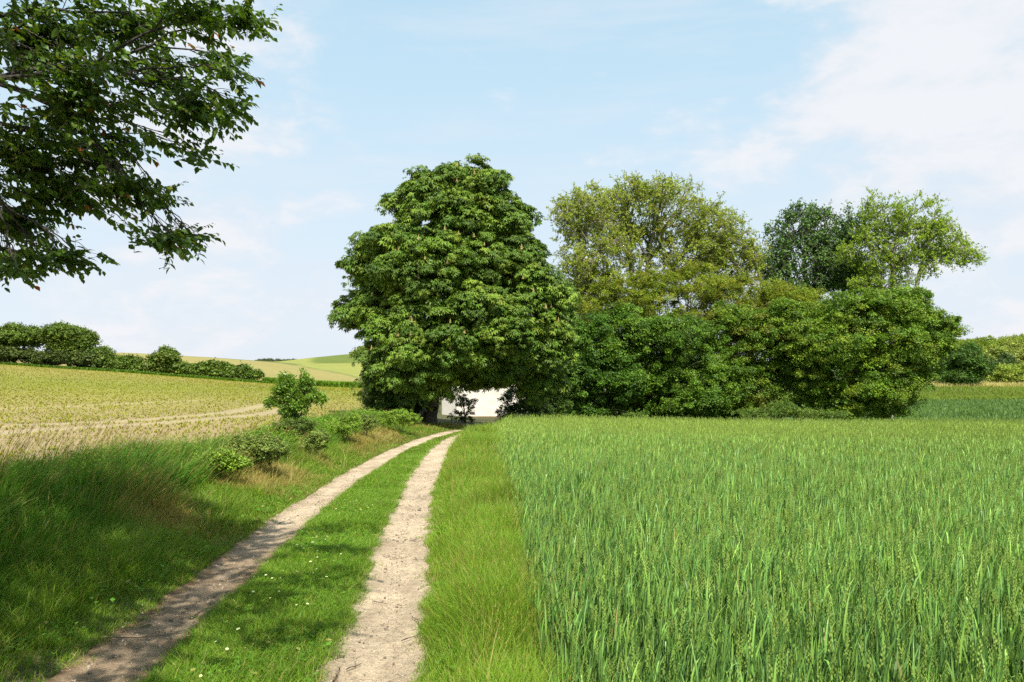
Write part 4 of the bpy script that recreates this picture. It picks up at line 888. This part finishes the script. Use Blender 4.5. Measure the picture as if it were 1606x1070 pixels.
# ------------------------------------------------------------------ young crop rows
def seedlings():
    g = Geo(); r = rng_(306); ang = R(-28); ca, sa = math.cos(ang), math.sin(ang)
    for (Ya, Yb, dens, sp, hs, ws) in ((9, 22, 16, .42, .13, .014), (22, 42, 12, .42, .14, .026), (42, 75, 7, 0, .12, .045), (75, 148, 2.4, 0, .13, .08)):
        xa = lambda Y: -.74 * Y - 2; xb = lambda Y: belt(Y) - .1
        n = int(dens * (Yb - Ya) * float((xb(np.array([(Ya + Yb) / 2])) - xa(np.array([(Ya + Yb) / 2])))[0])); x, y = area_pts(r, n, Ya, Yb, xa, xb)
        if sp:
            u = x * ca + y * sa; v = -x * sa + y * ca; v = np.round(v / sp) * sp + r.normal(0, .03, len(v)); x, y = u * ca - v * sa, u * sa + v * ca
            k = (x < belt(y) - .1); x, y = x[k], y[k]
        k = tram(x, y) < .5; x, y = x[k], y[k]; n = len(x); b = on(x, y)
        patch = .75 + .5 * fbm(x, y, .2, 55)
        for j in range(5):
            a = r.uniform(0, 6.28, n); L = hs * r.uniform(.5, 1.1, n) * patch; til = r.uniform(.3, .9, n)
            c = np.tile([.21, .245, .036], (n, 1)) * r.uniform(.7, 1.25, (n, 1)); c[:, 0] *= r.uniform(.9, 1.35, n)
            blades(g, b + [0, 0, -.01], L, ws, np.stack([np.cos(a), np.sin(a)], 1) * (L * til)[:, None], 2, c * .9, c, 1.4, r.uniform(0, .5, n), r, a + 1.57)
    tag(g.build('young_crop', M_grass), 'rows of young yellow green seedlings across the sandy field', 'crop', None, 'stuff')
seedlings()

# ------------------------------------------------------------------ plants on the bank
YS = [(.13, .24, .045), (.16, .28, .055), (.105, .20, .04)]
cs, rs = lobes_px([(448, 600, 10, 11), (430, 632, 12, 7), (455, 622, 15, 11), (478, 600, 7, 13), (486, 622, 13, 8), (501, 626, 7, 5), (464, 640, 17, 11), (450, 650, 12, 9), (458, 664, 8, 8), (439, 615, 8, 6)], 19.5, 1.0)
b = on(W(458, 600, 19.5)[0], 19.5)
dense_tree('sapling', 'small bright young tree standing alone on the bank beside the field', 'tree', cs, rs, 121, b, 120, .06, 11, .062, YS, ncl=4, rag=.4, ragx=1.35, sub=3, ntar=60, rtip=.006, mat=M_leafnear, bark=(.14, .12, .1), inner=.4, up=.5, fork=b + np.array([.03, 0, .25]))
def bankplant(label, L, Y, seed, cols, n=90, name='shrub', cl_r=.09, size=.028, per=14, cat='shrub', group='low shrubs and weeds on the left bank', depth=1.2, stalk=0, ncl=6):
    t, P = bush(name, label, L, Y, seed, cols, n, cl_r, per, size, group, depth, cat=cat, ntar=20, rtip=.004, ncl=ncl, gap=.8, rag=1.3, ragx=1.75, flat=1.0)
    if stalk:
        r = rng_(seed + 500); g = Geo(); c0 = np.array(t.location); m = stalk; b = c0 + np.stack([r.normal(0, .35, m), r.normal(0, .3, m), np.full(m, .0)], 1); b[:, 2] = zt(b[:, 0], b[:, 1])
        c = np.tile([.40, .35, .22], (m, 1)) * r.uniform(.7, 1.2, (m, 1)); blades(g, b, r.uniform(.45, .85, m), .006, r.normal(0, .2, (m, 2)) + [.12, 0], 4, c, c, 2, .2, r)
        g.build('dry_stalk', M_grass, t)
    return t
GG = [(.12, .18, .06), (.14, .205, .065), (.09, .14, .05)]
LG = [(.12, .22, .035), (.15, .255, .045), (.10, .18, .03)]
bankplant('greyish mugwort shrub with pale dry stalks, largest on the bank', [(402, 706, 32, 17), (378, 714, 20, 12), (425, 704, 24, 12)], 13.6, 131, GG, 170, stalk=110)
bankplant('bright leafy nettle patch left of the greyish shrub', [(345, 720, 24, 6), (318, 729, 22, 6), (362, 728, 18, 5), (290, 738, 20, 6)], 12.0, 132, LG, 120)
bankplant('dark tufty weed clump at the foot of the young tree', [(458, 672, 24, 8), (478, 668, 14, 6)], 18.8, 133, [(.06, .11, .03), (.08, .13, .035)], 90)
bankplant('round dark weed tuft right of the young tree', [(497, 693, 13, 10), (490, 698, 12, 7)], 17.6, 134, GG, 60, stalk=24)
bankplant('grey green thistle clump near the far end of the bank', [(575, 665, 13, 9)], 24.5, 135, GG, 45, stalk=10)
bankplant('broad pale green weed patch where the bank meets the chestnut', [(618, 656, 26, 9), (640, 660, 16, 7)], 29.0, 136, LG, 90)
bankplant('green bramble hump between the thistle and the weed tuft', [(535, 672, 26, 10), (552, 663, 14, 9)], 22.0, 137, LG, 90)

# ------------------------------------------------------------------ overhanging tree at upper left
def overhang():
    r = rng_(401); base = on(-9.2, 5.0); t = thing('overhanging_tree', 'glossy leaved tree leaning in from the upper left over the bank', 'tree', base)
    L = [(60, 60, 120, 90), (200, 40, 120, 60), (310, 20, 70, 34), (380, 26, 44, 12), (405, 34, 28, 9), (120, 150, 130, 90), (250, 120, 90, 60), (345, 95, 36, 20), (362, 118, 28, 16), (372, 165, 22, 12), (345, 185, 34, 16), (300, 170, 60, 40),
         (40, 250, 120, 90), (160, 240, 100, 60), (270, 228, 50, 22), (318, 240, 24, 12), (110, 310, 100, 40), (200, 300, 60, 26), (250, 308, 26, 10), (20, 350, 60, 40), (260, 376, 38, 22), (290, 368, 24, 12), (215, 365, 30, 10),
         (110, 400, 52, 9), (60, 408, 50, 12), (10, 405, 30, 20), (20, 422, 18, 6)]
    cs, rs = [], []
    for k, (px, py, a, b) in enumerate(L):
        Y = 6.1 + .5 * math.sin(k * 2.1); cs.append(W(px, py, Y)); rs.append([a * Y / FPX, .22 + .4 * (a + b) / 2 * Y / FPX, b * Y / FPX])
    n_vis = len(cs)
    big = [((-4.6, 4.4, 4.7), (1.7, 1.7, 1.1)), ((-3.0, 3.0, 4.9), (1.5, 1.6, .8)), ((-2.3, 4.2, 5.6), (1.3, 1.4, .7)), ((-5.5, 2.4, 4.6), (1.8, 1.6, 1.3)), ((-6.5, 5.5, 5.6), (2.2, 2.4, 1.8)), ((-4.6, 5.6, 6.3), (2.2, 2.0, 1.2)),
           ((-3.4, 1.4, 4.3), (1.4, 1.3, .8)), ((-8.6, 4.6, 6.5), (2.4, 2.6, 2.0)), ((-6.3, 7.2, 4.8), (1.6, 1.6, 1.5)), ((-1.9, 2.1, 4.9), (.9, 1.0, .5)), ((-6.8, 3.4, 3.4), (1.5, 1.5, .9)), ((-6.2, 6.6, 3.2), (1.3, 1.3, .9)), ((-1.45, 1.2, 4.5), (.55, .8, .4)),
           ((-2.5, .9, 5.0), (1.3, 1.5, .7)), ((-2.7, 3.2, 5.4), (1.4, 1.4, .7)), ((-1.35, 2.6, 5.2), (.6, .9, .4)), ((-3.8, 2.2, 5.6), (1.6, 1.6, .8)),
           ((-.85, 3.3, 5.1), (.55, .4, .2)), ((-1.0, 4.3, 5.3), (.5, .35, .2)), ((-1.2, 5.2, 5.7), (.6, .4, .25)), ((-.7, 2.0, 4.9), (.5, .45, .2))]
    big = np.array(big); csb, rsb = big[:, 0], big[:, 1]
    cs, rs = np.array(cs), np.array(rs)
    T1, _ = lobe_pts(cs, rs, 950, r, .1, 1.0, cull=0); T2, _ = lobe_pts(csb, rsb, 4300, r, .25, 1.0, cull=0)
    # keep twigs out of the open sky that shows between and right of the boughs
    def inside(P):
        q = np.sqrt((((P[:, None] - cs[None]) / (rs[None] + .1)) ** 2).sum(-1)).min(1)
        u = P[:, 0] / P[:, 1] * FPX + CX; v = HOR - (P[:, 2] - EYE) / P[:, 1] * FPX
        seen = (u > -40) & (u < 1650) & (v > -30)
        return (~seen) | (q < 1.0) | ((u < 120) & (v < 300) & (r.uniform(size=len(P)) < .5))
    T2 = T2[inside(T2)]
    T = np.concatenate([T1, T2]); fork = base + np.array([.9, .1, 2.3])
    segs = grow(base + [0, 0, -.2], fork, T, .0022, r, frac=.45, upb=.25, expo=.43, wob=.07)
    g = Geo(); tubes(g, segs, 6, (.05, .042, .034), r); g.build('trunk', M_bark, t)
    # leafy twigs: each target carries a short drooping shoot with alternate leaves
    n = len(T); out_ = unit(T - (fork + [2.0, 0, 1.0]) + 1e-6); d = unit(out_ * .9 + r.normal(0, .75, (n, 3)) + [.3, -.05, -.1])
    per = 15; k = np.repeat(np.arange(n), per); s = np.tile(np.linspace(-.16, .17, per), n) + r.uniform(-.01, .01, n * per)
    pos = T[k] + d[k] * s[:, None] + np.stack([np.zeros(n * per), np.zeros(n * per), -.5 * np.clip(s, 0, 1) ** 2], 1)
    tw = [(T[i] - d[i] * .16, T[i] + d[i] * .16 + [0, 0, -.012], .0028, .0012) for i in range(n)]
    gt = Geo(); tubes(gt, tw, 3, (.12, .085, .05), r); gt.build('twigs', M_bark, t)
    side = unit(np.cross(d[k], np.array([0, 0, 1.])[None])) * np.where(np.arange(n * per) % 2, 1, -1)[:, None]
    ld = unit(d[k] * .7 + side * .8 + r.normal(0, .28, (n * per, 3)) + [0, 0, -.55])
    nn = unit(np.array([0, 0, 1.]) + r.normal(0, .38, (n * per, 3)))
    X, Yv, Z = axes(ld, nn)
    tc2 = np.array([(.058, .12, .022), (.072, .145, .024), (.048, .10, .02), (.09, .165, .028)])[r.choice(4, n)]
    c = tc2[k] * r.uniform(.8, 1.25, (n * per, 1))
    young = (s > .12) & (r.uniform(size=len(s)) < .3); c[young] = np.array([.13, .17, .03])
    red = (s > .14) & (r.uniform(size=n)[k] < .045); c[red] = np.array([.26, .075, .03]) * r.uniform(.7, 1.3, (red.sum(), 1))
    sz = .074 * r.uniform(.6, 1.25, n * per) * np.where(s > .13, .75, 1)
    g = Geo(); stamp(g, *LEAF6, pos, X, Yv, Z, sz, c); g.build('crown', M_leafnear, t)
overhang()

# ------------------------------------------------------------------ small things on and by the track
def daisies():
    r = rng_(501); V, F, col = [], [], []; k = 0
    for i in range(12):
        a = i * math.pi / 6; d = np.array([math.cos(a), math.sin(a), 0]); s = np.array([-d[1], d[0], 0])
        V += [d * .003, d * .010 + s * .0028 + [0, 0, .001], d * .013 + [0, 0, .0015], d * .010 - s * .0028 + [0, 0, .001]]; F += [[k, k + 1, k + 2, k + 3]]; k += 4; col += [[.85, .85, .82]] * 4
    tv = np.array(V); m = 8; c0 = k
    V = list(tv) + [np.array([.0038 * math.cos(j * math.pi / 4), .0038 * math.sin(j * math.pi / 4), .002]) for j in range(m)] + [np.array([0, 0, .0045])]
    col += [[.7, .5, .04]] * (m + 1); T = [[c0 + j, c0 + (j + 1) % m, c0 + m] for j in range(m)]
    V = [v + np.array([0, 0, .085]) for v in V]; st = len(V); V += [np.array([x, y, z]) for z in (0, .086) for x, y in ((.0008, 0), (-.0005, .0008), (-.0005, -.0008))]
    F += [[st, st + 1, st + 4, st + 3], [st + 1, st + 2, st + 5, st + 4], [st + 2, st, st + 3, st + 5]]; col += [[.08, .15, .03]] * 6
    proto = mesh_obj('daisy', np.array(V), [np.array(T), np.array(F)], M_soft, None, np.array(col)); n = 0
    x, y = area_pts(r, 130, 3.6, 11.5, lr(.42), rr(-.5)); kk = vnoise(x, y, .9, 61) > .42; x, y = x[kk][:58], y[kk][:58]
    for i in range(len(x)):
        o = proto if i == 0 else proto.copy()
        if i: C.objects.link(o)
        o.location = (x[i], y[i], float(zt(x[i:i + 1], y[i:i + 1])[0])); s = r.uniform(.6, .9); o.scale = (s * 1.1, s * 1.1, s); o.rotation_euler = (r.uniform(-.4, .3), r.uniform(-.3, .3), r.uniform(0, 6))
        tag(o, 'tiny white daisy in the short grass between the ruts', 'flower', 'daisies scattered in the middle grass')
daisies()
def twigs():
    r = rng_(502)
    for (px, py, L, a, lab) in ((665, 985, .34, 40, 'forked dark twig lying at the right edge of the pale rut'), (655, 963, .16, -55, 'short dark twig pointing at the forked twig'), (560, 1035, .14, 60, 'small broken twig at the left edge of the pale rut near the front'),
                                (235, 990, .5, 14, 'long thin twig lying along the shaded left rut'), (620, 860, .22, 5, 'thin straw like twig across the middle of the pale rut'), (598, 930, .13, -20, 'little twig by the grass hump')):
        Yq = 1.76 * FPX / (py - HOR); x0 = wx(px, Yq); g = Geo(); a = R(a); P = []
        for i in range(7):
            t = i / 6 - .5; x = x0 + math.cos(a) * L * t + r.normal(0, .006); y = Yq + math.sin(a) * L * t + r.normal(0, .006); P.append(np.array([x, y, float(zt(np.array([x]), np.array([y]))[0]) + .026 + r.uniform(0, .008)]))
        sg = [(P[i], P[i + 1], .0038 - .0003 * i, .0035 - .0003 * i) for i in range(6)]
        sg.append((P[3], P[3] + np.array([.3 * L * math.cos(a + .8), .3 * L * math.sin(a + .8), .01]), .0025, .001))
        tubes(g, sg, 5, (.10, .07, .045), r); tag(g.build('twig', M_bark), lab, 'twig', 'twigs lying on the track')
twigs()
def pebbles():
    r = rng_(503); g = Geo(); oc = np.array([[1, 0, 0], [0, 1, 0], [-1, 0, 0], [0, -1, 0], [0, 0, .7], [0, 0, -.7]]); of = tri([0, 1, 4], [1, 2, 4], [2, 3, 4], [3, 0, 4], [1, 0, 5], [2, 1, 5], [3, 2, 5], [0, 3, 5])
    for T, n in ((RR, 5200), (LR, 3600)):
        y = 3.2 + 14 * r.uniform(0, 1, n) ** 1.5; x = f_(T, y) + np.clip(r.normal(0, .17, n), -.34, .34); b = on(x, y, .012); d = sphere(n, r); X, Yv, Z = axes(d, np.tile([0, 0, 1.], (n, 1)) + r.normal(0, .3, (n, 3)))
        s = .0022 + .010 * r.uniform(0, 1, n) ** 7; c = np.array([.40, .33, .24]) * r.uniform(.45, 1.15, (n, 1)); c[r.uniform(size=n) < .12] = (.14, .11, .08)
        stamp(g, oc, of, b, X, Yv, Z, s * (1 + y / 12), c)
    tag(g.build('pebbles', M_stone), 'fine pebbles and crumbs strewn over both wheel ruts', 'pebbles', None, 'stuff')
    g = Geo(); n = 2600; y = 3.2 + 12 * r.uniform(0, 1, n) ** 1.4; T = np.where(r.uniform(size=n) < .6, 1, 0); x = np.where(T == 1, f_(RR, y), f_(LR, y)) + np.clip(r.normal(0, .2, n), -.36, .36)
    b = on(x, y, .02); a = r.normal(0, .7, n); L = r.uniform(.02, .07, n); X, Yv, Z = axes(np.stack([np.cos(a), np.sin(a), r.normal(0, .1, n)], 1), np.tile([0, 0, 1.], (n, 1)))
    c = np.where(r.uniform(size=(n, 1)) < .6, np.array([[.22, .16, .09]]), np.array([[.5, .42, .26]])); lt = (np.array([[0, -.5, 0], [.035, 0, .02], [0, .5, 0], [-.035, 0, .02]]), tri([0, 1, 2], [0, 2, 3]))
    stamp(g, *lt, b, X, Yv, Z, L, c); tag(g.build('straw', M_bark), 'scattered bits of dry straw on the wheel ruts', 'straw', None, 'stuff')
pebbles()
def weeds():
    """nettle and dock like stems with paired leaves filling the strip between the bank shrubs"""
    g = Geo(); r = rng_(510)
    for Ya, Yb, n, ws in ((8, 14, 620, 1), (14, 22, 900, 1.3), (22, 37, 900, 1.9)):
        x, y = area_pts(r, n, Ya, Yb, lambda Y: belt(Y) + .1, lambda Y: np.interp(Y, [8, 14, 37], [-5.2, -4.9, -5.0])); kp = fbm(x, y, .6, 71) > .38; x, y = x[kp], y[kp]; n = len(x)
        b = on(x, y); h = r.uniform(.22, .5, n) * (.7 + .6 * vnoise(x, y, .8, 72)); lean = r.normal(0, .14, (n, 2)) * h[:, None]
        pal = np.array([(.12, .22, .035), (.15, .255, .04), (.10, .19, .035), (.16, .23, .06)])[(vnoise(x, y, .5, 73) * 3.99).astype(int)] * r.uniform(.8, 1.2, (n, 1))
        blades(g, b, h, .006 * ws, lean, 2, pal * .8, pal, 1.6, None, r)
        for k in range(7):
            t = .25 + .75 * k / 6; p = b.copy(); p[:, :2] += lean * t ** 1.6; p[:, 2] += h * t
            for sgn in (-1, 1):
                a = k * 1.57 + r.uniform(0, .6, n) + (0 if sgn > 0 else np.pi); d = np.stack([np.cos(a), np.sin(a), r.normal(.1, .3, n)], 1)
                X, Yv, Z = axes(d, np.tile([0, 0, 1.], (n, 1)) + r.normal(0, .3, (n, 3))); stamp(g, *LEAF2, p, X, Yv, Z, .055 * ws * (1.15 - .5 * t) * r.uniform(.7, 1.3, n), pal * r.uniform(.8, 1.2, (n, 1)))
    tag(g.build('weeds', M_soft), 'leafy nettles and weeds mixed through the bank beside the field', 'weeds', None, 'stuff')
    g = Geo(); r = rng_(511)                                    # clover and plantain leaves low in the turf
    for (Ya, Yb, n, xa, xb, hz_) in ((3.5, 14, 5200, lr(.34), rr(-.34), .035), (3.5, 14, 2600, rr(.36), we(-.1), .07), (3.5, 14, 4200, lr(-2.3), lr(-.36), .08)):
        x, y = area_pts(r, n, Ya, Yb, xa, xb); kp = fbm(x, y, 1.4, 81) > .47; x, y = x[kp], y[kp]; n = len(x); b = on(x, y, 0); b[:, 2] += hz_ * r.uniform(.5, 1.2, n)
        a = r.uniform(0, 6.28, n); d = np.stack([np.cos(a), np.sin(a), r.normal(.1, .25, n)], 1); X, Yv, Z = axes(d, np.tile([0, 0, 1.], (n, 1)) + r.normal(0, .25, (n, 3)))
        c = np.array([.085, .18, .03]) * r.uniform(.7, 1.35, (n, 1)); c[r.uniform(size=n) < .06] = DRY[0]; stamp(g, *LEAF2, b, X, Yv, Z, r.uniform(.018, .05, n) * (1 + hz_ * 4), c)
    tag(g.build('clover', M_soft), 'small broad leaves of clover and plantain in the trackside turf', 'clover', None, 'stuff')
weeds()
def tufts():
    """small grass tufts creeping over the rut edges"""
    g = Geo(); r = rng_(504)
    for T, s in ((RR, -1), (RR, 1), (LR, -1), (LR, 1)):
        m = 150; yc = 3.5 + 12 * r.uniform(0, 1, m); xc = f_(T, yc) + s * (.35 - np.abs(r.normal(0, .07, m))); k = np.repeat(np.arange(m), 26); x = xc[k] + r.normal(0, .022, len(k)); y = yc[k] + r.normal(0, .05, len(k)); n = len(x)
        c = GC[r.choice(4, n)] * r.uniform(.75, 1.2, (n, 1)); c[r.uniform(size=n) < .25] = DRY[0]
        hh = r.uniform(.02, .055, n); blades(g, on(x, y), hh, .0042, r.normal(0, .8, (n, 2)) * hh[:, None], 2, c * .8, c, 1.5, .2, r)
    tag(g.build('grass_tufts', M_grass), 'little grass tufts creeping over the edges of the ruts', 'grass', None, 'stuff')
tufts()
